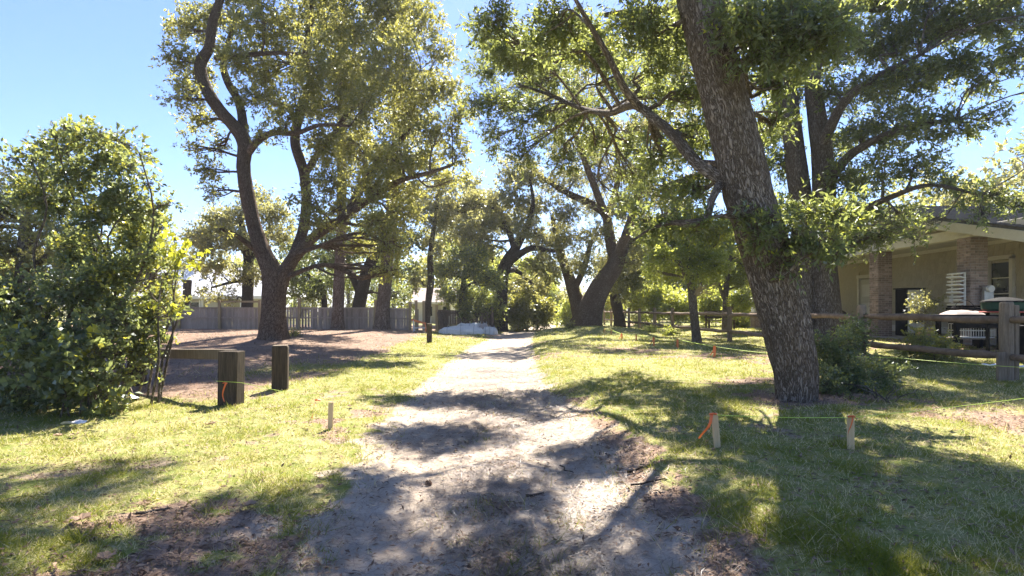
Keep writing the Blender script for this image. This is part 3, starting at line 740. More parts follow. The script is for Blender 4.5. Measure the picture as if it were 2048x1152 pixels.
for (px, py, r, dy) in [(985, 50, 45, 1.8), (1050, 95, 60, 1.6), (1120, 55, 65, 1), (1195, 95, 62, .5), (1275, 55, 65, .3), (1330, 115, 55, .8), (975, 130, 40, 2.2), (1035, 175, 48, 1.9), (1110, 150, 60, 1.2), (1160, 215, 55, 1), (1240, 165, 52, .4), (1310, 190, 50, 1), (1110, 255, 42, 1.5), (1195, 285, 46, 1.2), (1262, 285, 46, .8), (1325, 310, 44, .8), (1385, 275, 42, 1.2), (1385, 380, 34, .7), (1330, 375, 40, 1.2), (1270, 355, 38, 1.4),
        (1385, 185, 30, 1.2), (1360, 60, 55, 1.2), (1000, 215, 42, 1), (1060, 235, 44, .6), (985, 280, 32, 1.2), (1045, 300, 38, 0), (1130, 320, 38, .4), (955, 205, 30, 1.4), (1000, 110, 44, 1), (1395, 455, 26, -.2), (1335, 440, 30, .2), (1290, 440, 28, .4), (1250, 400, 30, 1.2),
        (1515, 100, 45, -.6), (1560, 45, 60, -.6), (1635, 70, 60, -.6), (1560, 150, 45, .8), (1480, 30, 50, -.8), (1545, 250, 30, .8),
        (1520, 470, 26, -.55), (1545, 440, 24, -.5), (1505, 420, 18, -.5), (1585, 470, 30, -.3), (1640, 480, 34, -.5), (1560, 520, 16, -.5), (1600, 420, 34, .2), (1680, 440, 36, -.2),
        (1420, -60, 80, -.6), (1520, -80, 90, -.8), (1640, -100, 100, -.9), (1760, -90, 100, -1), (1880, -70, 90, -.9), (1300, -80, 90, .6), (1200, -100, 95, 1.1), (1100, -130, 95, 1.6), (1000, -150, 85, 2.2), (930, -170, 70, 2.6), (1250, -230, 110, 0), (1120, -300, 110, -.8), (1380, -250, 110, .6), (1500, -250, 110, .6), (1630, -280, 110, 1), (1780, -240, 110, .2), (1080, -420, 110, -1.4), (1240, -430, 120, 0), (1400, -420, 130, .6), (1560, -430, 120, 1.4), (1680, -470, 100, 2), (800, -150, 80, 2.6), (700, -130, 70, 2.8), (620, -190, 70, 2.4), (880, -240, 80, 2.2), (740, -110, 60, 3.2), (560, -140, 55, 3.0), (500, -200, 55, 2.8), (650, -100, 50, 3.6), (820, -90, 55, 3.4), (1000, -90, 60, 2.6)]:
    back = 4.6 * max(0, min(1, (1370 - px) / 120)) * max(0, min(1, (py - 70) / 60)) if py < 430 else 0
    if px > 1390 and py < -55: back = 2.6
    cl.append(C(px, py, Y + dy + back, r, wt=((.8 if back > 1 else 1.25) / (1 + .12 * back)) if py > 110 or px > 1380 else (.95 if py > -55 else (.42 if px < 1010 else (.9 if px > 1390 else .34)))))
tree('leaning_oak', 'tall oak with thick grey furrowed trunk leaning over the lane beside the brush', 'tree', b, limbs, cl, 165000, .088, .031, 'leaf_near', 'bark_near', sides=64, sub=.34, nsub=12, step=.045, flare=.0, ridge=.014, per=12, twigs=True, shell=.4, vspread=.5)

# --- twin trunk tree behind the rail fence
Y = 16.0
b, tr = trunk_from(1650, Y, [(1652, 690, 31), (1651, 620, 28), (1645, 520, 25), (1648, 420, 23), (1645, 320, 20), (1634, 230, 17), (1625, 165, 14), (1640, 90, 11, .4), (1660, 0, 8, .8), (1680, -100, 5, 1)])
x0, y0, z0 = W(1607, 690, Y + .2)
limbs = [tr,
    [(x0, y0, ztf(x0, y0) - .25, .38)] + PX(Y + .2, [(1607, 690, 26), (1608, 600, 24), (1608, 500, 22), (1601, 400, 21), (1590, 310, 20), (1580, 220, 17), (1572, 120, 14, .4), (1570, 0, 10, .6), (1575, -100, 6, .8)]),
    PX(Y, [(1640, 300, 12), (1668, 240, 10, -.6), (1700, 190, 8, -1), (1760, 150, 6, -1.6), (1840, 110, 4, -2.2)]),
    PX(Y, [(1650, 380, 11), (1690, 320, 9, -.8), (1750, 280, 7, -1.6), (1830, 250, 5, -2.4), (1910, 240, 3, -3)]),
    PX(Y, [(1650, 450, 9), (1710, 425, 7, -1), (1780, 395, 5.5, -2), (1860, 370, 4, -3), (1960, 390, 2.5, -3.8)]),
    PX(Y, [(1582, 240, 11), (1550, 180, 9, .8), (1530, 110, 7, 1.4), (1510, 30, 5, 2)]),
    PX(Y, [(1632, 480, 3, -.3), (1600, 492, 3.4, -.8), (1572, 512, 2, -1.1)]),
    PX(Y, [(1576, 180, 10, .3), (1510, 70, 8, .8), (1420, -20, 6, 1.2), (1320, -70, 3.5, 1.6)]),
]
cl = []
for (px, py, r, dy) in [(1700, 95, 60, 0), (1775, 75, 62, -1), (1850, 55, 62, -1.6), (1925, 45, 55, -2), (1995, 40, 50, -2.4), (1685, 190, 50, -.6), (1755, 170, 55, -1.2), (1830, 155, 55, -2), (1900, 135, 48, -2.4), (1965, 150, 40, -2.8), (2035, 95, 42, -3), (1720, 265, 50, -1), (1795, 245, 50, -1.8), (1862, 250, 44, -2.6), (1925, 260, 34, -3), (1985, 235, 26, -3.4), (1700, 350, 46, -.8), (1765, 340, 46, -1.8), (1832, 330, 40, -2.4), (1895, 365, 32, -3), (1950, 395, 28, -3.6), (2005, 385, 26, -3.8), (2045, 405, 24, -4), (1735, 425, 40, -1), (1800, 430, 36, -2), (1690, 420, 40, .8), (1560, 330, 40, .8), (1545, 420, 36, 1), (1575, 200, 46, 1), (1540, 260, 44, 1.4), (1660, 290, 34, .8), (1620, 120, 50, 1), (1560, 100, 46, 1.6),
        (1770, 475, 24, -1.6), (1830, 480, 18, -2.6), (1730, 480, 24, -1.2), (1965, 430, 18, -4), (1680, 500, 26, -.8), (1855, 445, 20, -3),
        (1600, 0, 70, .6), (1700, -20, 80, .5), (1800, -30, 80, -1), (1900, -40, 70, -2), (2020, -20, 70, -2.4), (2110, 60, 60, -3), (2120, 180, 60, -3), (2110, 300, 50, -3.4), (1650, -120, 90, 0), (1780, -130, 80, 0), (1490, 60, 50, 1), (1420, 10, 55, 1.3), (1350, -50, 55, 1.5), (1450, -70, 60, 1.2), (1520, -60, 60, .8), (1380, -130, 60, 1.6), (1290, -90, 45, 2), (1470, 170, 40, 1.2)]:
    cl.append(C(px, py, Y + dy, r))
tree('twin_trunk_oak', 'oak with two upright grey brown trunks standing behind the log fence before the porch', 'tree', b, limbs, cl, 118000, .115, .042, 'leaf_near', 'bark_grey', sides=22, sub=.36, nsub=11, step=.2, flare=.1, per=12, twigs=True, shell=.4, vspread=.5, bright=.06)

# --- leaning live oak in the middle
Y = float(G(1174, 657)[1])
b, tr = trunk_from(1175, Y, [(1174, 655, 27), (1180, 625, 24), (1192, 592, 22), (1208, 563, 20), (1226, 538, 17.5), (1240, 505, 15), (1262, 470, 12), (1304, 447, 9), (1333, 430, 6), (1360, 412, 4)])
limbs = [tr,
    PX(Y, [(1166, 650, 17, .5), (1156, 610, 15, .6), (1142, 565, 12, .7), (1126, 520, 9, .8), (1112, 470, 6, 1), (1104, 430, 4, 1)]),
    PX(Y, [(1232, 525, 12), (1222, 490, 11, .2), (1212, 432, 9, .4), (1184, 409, 8, .3), (1142, 390, 6.5, .2), (1108, 370, 5, 0), (1075, 347, 4, -.3), (1050, 310, 2.5, -.5)]),
    PX(Y, [(1213, 436, 8, .4), (1232, 378, 6, .8), (1237, 338, 4.5, 1), (1230, 290, 3, 1)]),
    PX(Y, [(1148, 580, 7, .6), (1170, 530, 6, 0), (1182, 480, 4.5, -.4)]),
    PX(Y, [(1236, 515, 10), (1262, 440, 8.5, -2), (1290, 350, 7, -4), (1320, 270, 5, -6), (1350, 210, 3.5, -8)]),
    PX(Y, [(1214, 440, 8, 0), (1180, 350, 6.5, -2), (1150, 270, 5, -4.5), (1120, 200, 3.5, -6.5), (1090, 150, 2.2, -8)]),
]
cl = [C(px, py, Y + dy, r) for (px, py, r, dy) in [(1062, 345, 34, -.4), (1110, 372, 38, 0), (1150, 345, 40, .8), (1200, 345, 42, -.6), (1250, 350, 42, 1), (1300, 385, 45, -.5), (1345, 410, 38, .6), (1180, 410, 38, 1), (1130, 425, 36, -.8), (1245, 420, 46, -1), (1300, 450, 44, .8), (1355, 455, 32, -.8), (1190, 470, 44, .6), (1140, 480, 42, -.8), (1110, 460, 32, 1), (1160, 530, 38, -1), (1122, 535, 32, .8), (1205, 520, 34, 1.2), (1255, 490, 36, .6), (1275, 520, 28, -.6), (1100, 500, 28, -.5), (1145, 585, 26, .9), (1185, 300, 36, .5), (1245, 290, 34, .4), (1125, 300, 30, .4), (1015, 325, 20, -.6), (1290, 330, 44, -4.5), (1350, 300, 46, -6), (1320, 240, 50, -7), (1390, 260, 46, -7.5), (1260, 260, 46, -5.5), (1360, 180, 52, -8), (1290, 170, 50, -8), (1200, 260, 44, -4.5), (1140, 240, 46, -5.5), (1090, 200, 46, -7), (1170, 170, 50, -7.5), (1050, 150, 44, -8.5), (1110, 120, 50, -8.5), (1230, 110, 54, -9), (1340, 90, 56, -9.5), (1410, 360, 36, -5), (1380, 120, 50, -9)]]
tree('leaning_live_oak', 'live oak with a stout reddish trunk leaning right where the lane bends', 'tree', b, limbs, cl, 78000, .15, .07, 'leaf_olive', 'bark_oak', sides=22, sub=.42, nsub=9, step=.25, flare=.5, per=12, bright=.02, ridge=.01)

# --- dark curved oak further along the lane
Y = 34.0
b, tr = trunk_from(1004, Y, [(1004, 655, 12), (1003, 600, 12), (1004, 555, 12.5), (1012, 528, 12), (1028, 502, 10), (1044, 472, 8), (1060, 440, 6.5), (1066, 400, 4), (1060, 360, 2.5)])
limbs = [tr, PX(Y, [(1012, 530, 8), (1040, 508, 7, -.4), (1064, 496, 6, -.7), (1090, 500, 4.5, -1), (1110, 503, 3, -1.2)]),
         PX(Y, [(1030, 500, 7), (1018, 462, 6, .6), (1000, 425, 4.5, .8), (982, 392, 3, 1)]),
         PX(Y, [(1006, 545, 6), (1030, 540, 5, .5), (1050, 555, 3.5, .8), (1068, 570, 2, 1)])]
cl = [C(px, py, Y + dy, r) for (px, py, r, dy) in [(985, 405, 34, .6), (945, 400, 36, 1), (1030, 395, 34, -.6), (1065, 420, 32, .8), (960, 445, 36, -.8), (1000, 445, 30, 1), (1045, 455, 30, -1), (1080, 470, 30, .6), (1060, 350, 28, .4), (1020, 355, 24, .5), (930, 470, 30, .4), (975, 490, 28, -.4), (1075, 520, 26, -1), (1050, 570, 22, .8), (1090, 545, 26, .6), (905, 420, 28, .8)]]
tree('curved_oak', 'dark oak with a curved bare trunk rising out of the hedge beside the lane', 'tree', b, limbs, cl, 24000, .17, .085, 'leaf_olive', 'bark_dark', sides=12, sub=.45, nsub=8, step=.35, flare=.2, per=12)

# --- two pines before the picket fence
def pine(px, Y, rows, clumps, label):
    b, tr = trunk_from(px, Y, rows)
    tree('pine_tree', label, 'tree', b, [tr], [C(*c) for c in clumps], 9000, .17, .07, 'leaf_olive', 'bark_pine', sides=16, sub=.45, nsub=7, step=.4, flare=.25, ridge=.01)
pine(676, float(G(676, 660)[1]), [(676, 660, 13), (676, 620, 11.5), (678, 560, 10.5), (681, 500, 10), (683, 440, 9.5), (684, 360, 9), (684, 260, 8.5), (684, 100, 8), (684, -60, 6)], [(660, 300, 29, 60), (705, 250, 29.6, 60), (690, 150, 28, 60), (684, 50, 29, 70), (684, -60, 29, 60)], 'straight slim pine trunk before the grey fence, the more upright of two')
pine(768, float(G(764, 659)[1]), [(764, 658, 16), (766, 620, 13.5), (771, 560, 12.5), (777, 500, 11.5), (782, 440, 10.5), (788, 360, 9.5), (794, 260, 9), (800, 100, 8), (806, -60, 6)], [(800, 300, 29, 60), (820, 250, 29.8, 60), (790, 150, 28, 60), (800, 50, 29, 70), (800, -60, 29, 60)], 'pine trunk with flared roots tilting slightly right before the grey fence')

# --- trees behind the picket fence and along the back
def back_tree(name, label, Y, rows, clumps, n, leaf, bark='bark_dark', L=.18, limbs=(), bright=0, cat='tree', per=12, nsub=8):
    b, tr = trunk_from(rows[0][0], Y, rows)
    cl = [C(c[0], c[1], Y + (c[3] if len(c) > 3 else RNG.normal() * .8), c[2]) for c in clumps]
    return tree(name, label, cat, b, [tr] + [PX(Y, l) for l in limbs], cl, n, L, L * .5, leaf, bark, sides=10, sub=.45, nsub=nsub, step=.4, flare=.2, per=per, bright=bright)
back_tree('fence_oak', 'dark leaning oak behind the grey fence shading the white roofed house', 34, [(494, 640, 12), (495, 590, 11), (497, 540, 10), (495, 500, 9), (488, 470, 7), (480, 430, 5)],
    [(420, 440, 40), (465, 430, 42), (430, 490, 44), (390, 480, 34), (480, 480, 36), (520, 470, 34), (440, 545, 34), (480, 550, 26), (420, 585, 18, -.5), (520, 540, 26), (545, 420, 42), (520, 400, 34), (560, 470, 34), (395, 530, 20), (455, 590, 18)], 22000, 'leaf_olive', L=.16, bright=.08,
    limbs=[[(495, 510, 7), (470, 480, 5, -.4), (430, 460, 3, -.8)], [(496, 530, 6), (520, 490, 4.5, .5), (545, 450, 3, .8)], [(494, 560, 4), (460, 565, 3, -.6), (425, 575, 2, -1)]])
back_tree('dark_live_oak', 'dense dark evergreen oak behind the fence between the two pines', 35, [(712, 640, 14), (722, 590, 13), (735, 540, 12), (752, 505, 10), (770, 470, 7), (780, 430, 4)],
    [(600, 545, 40), (640, 520, 45), (690, 500, 45), (620, 580, 34, 1), (660, 570, 34, 1.5), (730, 480, 44), (780, 500, 36), (810, 540, 26), (700, 560, 26, 1.5), (820, 480, 36), (760, 440, 40), (650, 465, 40), (590, 500, 34), (800, 585, 22), (745, 580, 20, 1.5), (590, 590, 22, 1)], 22000, 'leaf_dark', L=.18,
    limbs=[[(722, 590, 9), (700, 545, 7, .4), (660, 520, 5, .8)], [(650, 640, 6, 1), (648, 600, 6, 1), (640, 560, 4, 1)]])
back_tree('slender_tree', 'slender dark crooked tree behind the gap in the grey fence', 36, [(853, 650, 6.5), (857, 600, 6.5), (862, 560, 7), (860, 520, 6), (864, 480, 5), (872, 430, 4), (876, 380, 2.5)],
    [(875, 400, 30), (890, 440, 26), (850, 430, 28), (840, 390, 30), (890, 370, 28), (850, 475, 22), (835, 560, 18), (880, 500, 18)], 10000, 'leaf_olive', L=.18)
back_tree('far_oak', 'pale green oak crown rising above the hedge beyond the pinkish roof', 44, [(930, 650, 8), (932, 600, 8), (935, 540, 8), (940, 480, 6), (945, 430, 4)],
    [(930, 410, 36), (965, 400, 32), (900, 440, 32), (940, 460, 36), (985, 440, 30), (910, 490, 34), (950, 370, 26), (960, 510, 30), (900, 530, 26)], 15000, 'leaf_oak', L=.22, bright=.15)
back_tree('leafy_tree', 'bushy mid green tree standing over the dark fence and tarp covered pile', 32.5, [(920, 655, 6), (922, 620, 6), (925, 580, 5), (930, 540, 4), (935, 500, 2.5)],
    [(930, 520, 30), (900, 545, 30), (960, 545, 30), (920, 580, 34), (965, 590, 30), (890, 590, 24), (940, 615, 28), (980, 620, 24), (985, 560, 24), (955, 500, 22), (910, 500, 18)], 22000, 'leaf_near', L=.13, bright=.22)
back_tree('lit_sapling', 'bright yellow green young tree glowing behind the bushy mid green tree', 38, [(985, 650, 4), (985, 600, 4), (985, 550, 3), (985, 500, 2)],
    [(985, 520, 24), (970, 545, 22), (1000, 560, 22), (990, 590, 22), (1035, 560, 28), (1075, 570, 28), (1060, 530, 26), (1090, 600, 24), (1040, 600, 24)], 11000, 'leaf_bright', L=.17)
sapling = back_tree('fence_sapling', 'small tree with slim trunk standing in line with the log fence', float(G(1394, 685)[1]), [(1394, 685, 10), (1390, 650, 8.5), (1386, 610, 8.5), (1384, 575, 9), (1382, 545, 7), (1375, 510, 5), (1380, 470, 3)],
    [(1340, 470, 38), (1385, 455, 38), (1420, 480, 34), (1360, 500, 36), (1405, 515, 32), (1320, 510, 28), (1435, 525, 24), (1350, 540, 24), (1395, 550, 22), (1310, 545, 20), (1300, 470, 26), (1440, 455, 24)], 24000, 'leaf_bright', 'bark_grey', L=.11,
    limbs=[[(1384, 575, 6), (1370, 550, 5, -.2), (1358, 525, 4, -.4), (1340, 490, 2.5, -.6)], [(1384, 570, 5), (1402, 540, 4, .3), (1420, 500, 2.5, .5)]])
ys_ = float(G(1394, 685)[1]); mdead = MB()
for k in range(22):
    a = W(1384 + RNG.random() * 8, 598 - RNG.random() * 18, ys_ - .1); e = W(1404 + RNG.random() * 40, 598 - RNG.random() * 42, ys_ - .2 - .6 * RNG.random())
    mdead.tube([a, a * .6 + e * .4 + np.array([0, 0, .05]), a * .25 + e * .75 + RNG.normal(size=3) * .03, e], [.014, .011, .008, .005], 4)
dead = mdead.build('dead_branches', 'post_tan', sapling); dead['kind'] = 'stuff'
back_tree('thin_tree', 'thin trunked tree with yellowish leaves behind the log fence by the house corner', 26, [(1449, 660, 6), (1450, 620, 5.5), (1452, 580, 5.5), (1456, 540, 5), (1462, 500, 4), (1466, 460, 2.5)],
    [(1455, 480, 30), (1480, 510, 26), (1430, 500, 26), (1485, 560, 24), (1490, 600, 22), (1465, 545, 22), (1495, 480, 24), (1475, 620, 16), (1420, 560, 16), (1500, 530, 22)], 15000, 'leaf_bright', 'bark_grey', L=.12,
    limbs=[[(1451, 605, 4), (1440, 575, 3.5, .2), (1428, 550, 2.5, .3)]])
back_tree('grove_tree', 'shaded tree with a dark bent trunk behind the log fence past the leaning oak', 38, [(1240, 660, 12), (1238, 630, 11), (1232, 605, 11), (1230, 580, 9), (1236, 545, 6), (1240, 500, 4)],
    [(1240, 530, 32), (1270, 550, 30), (1215, 555, 26), (1250, 580, 26), (1290, 530, 30), (1210, 590, 20), (1275, 500, 30), (1310, 500, 28)], 12000, 'leaf_oak', L=.19)
back_tree('far_dark_tree', 'dark bluish green tree in the gap above the bright bushes past the log fence', 46, [(1350, 650, 8), (1350, 600, 8), (1350, 550, 7), (1350, 500, 5)],
    [(1330, 540, 36), (1370, 530, 36), (1350, 570, 34), (1395, 560, 32), (1310, 570, 30), (1420, 520, 32), (1350, 500, 36), (1440, 570, 30), (1300, 520, 30), (1470, 530, 36), (1400, 590, 22)], 13000, 'leaf_dark', L=.25)
back_tree('left_pale_tree', 'tree with a pale ivy wrapped trunk at the left end of the grey fence', 24, [(291, 668, 14), (294, 640, 12), (298, 600, 11), (302, 560, 10.5), (304, 520, 9), (306, 470, 7), (306, 420, 4)],
    [(300, 480, 30), (330, 510, 24), (270, 500, 28), (330, 560, 20), (275, 560, 20), (290, 440, 28), (340, 590, 14), (255, 450, 26), (318, 620, 10), (280, 620, 12)], 13000, 'leaf_oak', 'bark_pine', L=.13, bright=.1)
back_tree('side_tree', 'dusty pale green tree behind the tall thicket at the left', 13.5, [(40, 680, 14), (42, 600, 13), (46, 520, 11), (50, 440, 8), (55, 370, 4)],
    [(30, 370, 40), (80, 390, 40), (20, 430, 46), (80, 460, 46), (20, 500, 46), (90, 520, 44), (-40, 420, 50), (-60, 500, 60), (-100, 430, 60), (10, 560, 46), (-60, 580, 60), (140, 470, 40), (150, 540, 40)], 26000, 'leaf_olive', 'bark_grey', L=.085, bright=.2)

# far tree line, copies of three kinds
def far_variant(k, leaf, px, h, lab):
    x, y = 0, 0
    cl = []
    for _ in range(15):
        a = RNG.random() * 6.28; r = 2.6 * math.sqrt(RNG.random()); z = h * (.12 + .75 * RNG.random())
        cl.append((r * math.cos(a), r * math.sin(a), z, 1.5, 1.5, 1.25))
    return tree('distant_tree', lab, 'tree', (0, 0, 0), [[(0, 0, -.3, .26), (.1, 0, 2, .22), (-.1, .1, h * .55, .14), (0, 0, h * .85, .06)]], cl, 8000, .30, .17, leaf, 'bark_dark', 'trees of the far tree line', sides=8, sub=.5, nsub=6, step=.8, flare=.2, per=12, branches=False, bright=.12)
protos = [far_variant(0, 'leaf_oak', 0, 8.5, 'mid green leafy tree in the far tree line closing the view'), far_variant(1, 'leaf_olive', 0, 9.5, 'tall olive coloured tree in the far tree line closing the view'), far_variant(2, 'leaf_bright', 0, 7.0, 'short lime green tree in the far tree line closing the view')]
spots = []
for i in range(34):
    px = -500 + i * 92; Yd = 56 + 16 * ((i * 7) % 5) / 4.0
    if 1075 < px < 1135: continue
    x = (px - 1024) / F * Yd
    if abs(x - float(road_c(Yd))) < 3.2: continue
    spots.append((x, Yd))
for k in range(7): spots.append((24 + 3.5 * k, 34 + 2.2 * k)); spots.append((-26 - 4.5 * k, 20 + 4 * k))
for i, (x, y) in enumerate(spots):
    p = protos[i % 3]
    o = p if i < 3 else copy_tree(p)
    o.location = (x, y, ztf(x, y)); o.rotation_euler = (0, 0, i * 2.4); s = .75 + .5 * ((i * 37) % 10) / 10
    o.scale = (s, s, s)

# ------------------------------------------------------------------ shrubs
def bush(name, label, base, clumps, n, L, Wd, leaf, stems=7, bark='bark_grey', twigs=False, group=None, bright=0, cat='bush', nsub=8, sub=.45, vspread=.4):
    bx, by = base; z = ztf(bx, by)
    limbs = []
    for i in range(stems):
        c = clumps[(i * 5) % len(clumps)]
        e = np.array(c[:3]); h = max(.25, e[2] - z)
        sx = bx + RNG.normal() * .12; sy = by + RNG.normal() * .12
        r = min(.028, .008 + .0055 * h)
        jx = lambda: RNG.normal() * .06 * h
        limbs.append([(sx, sy, ztf(sx, sy) - .08, r), (sx + (e[0] - sx) * .2 + jx(), sy + (e[1] - sy) * .2 + jx(), z + h * .3, r * .85), (sx + (e[0] - sx) * .4 + jx(), sy + (e[1] - sy) * .4 + jx(), z + h * .55, r * .7), (sx + (e[0] - sx) * .7 + jx(), sy + (e[1] - sy) * .7 + jx(), z + h * .8, r * .5), (e[0], e[1], e[2], r * .3)])
    return tree(name, label, cat, (bx, by, z), limbs, clumps, n, L, Wd, leaf, bark, group, sides=8, sub=sub, nsub=nsub, step=.2, flare=0, twigs=twigs, per=10, bright=bright, vspread=vspread, crown='foliage')

g0 = W(230, 815, 7.6)
cl = [C(px, py, 7.7 + dy, r) for (px, py, r, dy) in [(128, 290, 30, .5), (180, 275, 26, 0), (215, 310, 30, .3), (260, 335, 24, .1), (85, 325, 22, .5), (150, 350, 36, .2), (235, 385, 34, -.1), (105, 400, 40, .6), (285, 425, 24, .2), (190, 430, 40, 0), (262, 470, 34, .3), (300, 520, 24, 0), (230, 535, 40, -.2), (150, 490, 44, .4), (310, 590, 22, .2), (255, 620, 36, 0), (50, 380, 26, .6), (180, 570, 40, .1), (270, 690, 30, -.1), (240, 760, 20, -.3), (290, 640, 24, .1)]]
for (px, py, r) in [(340, 403, 9), (318, 412, 10), (18, 314, 9), (38, 303, 9), (62, 318, 10), (130, 255, 10), (150, 262, 12), (205, 268, 10), (250, 290, 10), (280, 310, 9), (300, 365, 11), (325, 455, 11), (330, 545, 10), (345, 620, 10), (110, 275, 10), (230, 280, 9), (310, 480, 10), (325, 670, 12), (300, 720, 14), (280, 395, 10)]:
    cl.append(C(px, py, 7.65 + .3 * RNG.normal(), r, wt=1.3))
bush('tall_thicket', 'tall dark green thicket of saplings and vines at the left edge of the lawn', (g0[0], 7.6), cl, 24000, .064, .036, 'leaf_shrub', 9, twigs=True, bright=.22, vspread=.8, sub=.42, nsub=8)
g1 = G(80, 835)
cl = [C(px, py, 7.0 + dy, r) for (px, py, r, dy) in [(60, 590, 70, .5), (150, 575, 66, .4), (215, 640, 56, .2), (60, 690, 75, .2), (150, 690, 70, .1), (35, 780, 64, -.1), (115, 775, 62, -.2), (180, 765, 48, -.2), (0, 640, 75, .5), (-70, 690, 90, .4), (-60, 580, 90, .8), (205, 705, 40, -.1), (-150, 650, 100, .6), (-60, 790, 70, .1), (-160, 760, 80, .3)]]
bush('bramble_bush', 'low dense dark bush spreading under the tall thicket at the lawn edge', (g1[0], g1[1] + .5), cl, 30000, .062, .04, 'leaf_shrub', 9, twigs=True, vspread=.5, sub=.42, bright=.05)
cl = [C(px, py, 7.5, r) for (px, py, r) in [(362, 508, 10), (348, 478, 7), (385, 518, 6), (352, 525, 7), (335, 607, 5)]]
bush('yellow_vine', 'vine with bright yellow leaves trailing from the right side of the tall thicket', (-4.95, 7.75), cl, 170, .075, .065, 'leaf_yellow', 4, sub=.6, nsub=3, cat='vine')
cl = [C(px, py, Yd, r) for (px, py, r, Yd) in [(150, 700, 30, 6.6), (200, 790, 26, 6.7), (90, 750, 30, 6.5), (150, 735, 22, 6.5), (40, 690, 30, 6.6)]]
bush('broad_leaf_vine', 'broad leaved green vine climbing over the front of the dark bush', (G(150, 835)[0], G(150, 835)[1]), cl, 1500, .078, .066, 'leaf_shrub', 4, bright=.3, sub=.6, nsub=5, cat='vine')

cl = [C(px, py, Yd, r) for (px, py, r, Yd) in [(1650, 705, 44, 8.4), (1690, 740, 50, 8.3), (1655, 770, 46, 7.9), (1740, 735, 42, 8.6), (1700, 690, 34, 8.5), (1760, 775, 44, 8.3), (1720, 790, 44, 7.9), (1800, 800, 36, 8.2), (1780, 740, 28, 8.6), (1620, 770, 26, 8.1), (1705, 655, 18, 8.7)]]
bush('scrub_bush', 'scrubby small leaved brush growing against the leaning oak trunk', (W(1690, 800, 8.2)[0], 8.2), cl, 17000, .045, .024, 'leaf_shrub', 9, twigs=True, bright=.1)
cl = [C(px, py, Yd, r) for (px, py, r, Yd) in [(1690, 815, 26, 7.3), (1740, 825, 28, 7.2), (1800, 830, 28, 7.3), (1850, 835, 26, 7.3), (1890, 850, 22, 7.0), (1640, 812, 18, 7.6)]]
bush('ground_brush', 'low creeping brush and briars on the leaf litter behind the string line', (W(1770, 860, 7.2)[0], 7.2), cl, 4200, .042, .022, 'leaf_shrub', 7, twigs=True, bright=.05)
cl = [C(px, py, 12.6, r) for (px, py, r) in [(1715, 645, 14), (1700, 665, 16), (1730, 670, 14), (1715, 690, 14)]]
bush('post_creeper', 'dark creeper wrapped round the fence post nearest the leaning oak', (W(1712, 690, 12.5)[0], 12.5), cl, 1300, .06, .035, 'leaf_dark', 3, cat='vine')
cl = [C(px, py, 11.8, r) for (px, py, r) in [(1840, 680, 24), (1870, 690, 24), (1895, 700, 18), (1855, 705, 24), (1825, 700, 18)]]
bush('yard_shrub', 'rounded light green shrub on the grass before the porch clutter', (W(1860, 700, 11.8)[0], 11.8), cl, 3600, .065, .03, 'leaf_oak', 5, bright=.2)

# hedge along the lane, bushes beyond the log fence
def row_bushes(name, labels, specs, n, L, leaf, group=None, bright=0):
    for lab, (px, py, r, Yd) in zip(labels, specs):
        s = Yd / F; p = W(px, py, Yd)
        cl = []
        for _ in range(7):
            a = RNG.random() * 6.28; q = RNG.random()
            cl.append((p[0] + r * s * .6 * math.cos(a) * q, Yd + r * s * .6 * math.sin(a) * q, ztf(p[0], Yd) + (p[2] - ztf(p[0], Yd)) * (.25 + 1.0 * RNG.random()), r * s * .55, r * s * .55, r * s * .5))
        bush(name, lab, (p[0], Yd), cl, n, L, L * .5, leaf, 5, group=group, bright=bright + .1 * RNG.normal())
row_bushes('hedge_bush', ['twiggy dark green hedge bush beside the curved oak trunk', 'hedge bush at the lane edge just past the curved oak', 'olive hedge bush closing the end of the hedge where the lane bends'],
    [(985, 625, 30, 34.0), (1040, 610, 34, 34.5), (1085, 615, 34, 35.5)], 7500, .15, 'leaf_oak')
row_bushes('hedge_bush', ['upper hedge bush with lighter leaves behind the hedge', 'tall hedge bush under the curved oak limb'], [(1075, 570, 30, 37.5), (1030, 575, 30, 37)], 6000, .16, 'leaf_olive', bright=.1)
row_bushes('sunlit_bush', ['sunlit lime green bush just right of the leaning live oak past the log fence', 'sunlit lime green bush with broad leaves in the middle behind the log fence', 'feathery pale green bush behind the log fence left of the small tree', 'yellow green bush between the small tree and thin trunked tree', 'low sunlit bush under the thin trunked tree', 'bright bush by the far end of the log fence'],
    [(1280, 598, 38, 40), (1325, 596, 36, 37), (1362, 604, 34, 34.5), (1420, 612, 28, 32), (1480, 615, 26, 29.5), (1215, 615, 24, 52)], 6500, .18, 'leaf_bright', bright=.2)
row_bushes('fence_brush', ['small leafy weeds under the log fence bottom rail', 'leafy weeds at the foot of the log fence beside the small tree'], [(1300, 662, 10, 27.5), (1340, 666, 9, 25.5)], 1300, .09, 'leaf_bright')
row_bushes('lane_bush', ['light green bush at the bend left of the leaning live oak', 'glowing bush beyond the bend of the lane', 'pale far bush beside the small white gazebo'], [(1140, 610, 26, 42), (1112, 596, 20, 66), (1080, 618, 20, 62)], 4500, .2, 'leaf_bright', bright=.2)
row_bushes('trunk_sprouts', ['green sprouts round the foot of the forked oak', 'weeds at the foot of the leaning live oak', 'leafy weeds by the left end of the grey fence'], [(585, 668, 12, 20.6), (1140, 650, 12, 29), (318, 650, 10, 28)], 900, .07, 'leaf_oak', bright=.1)

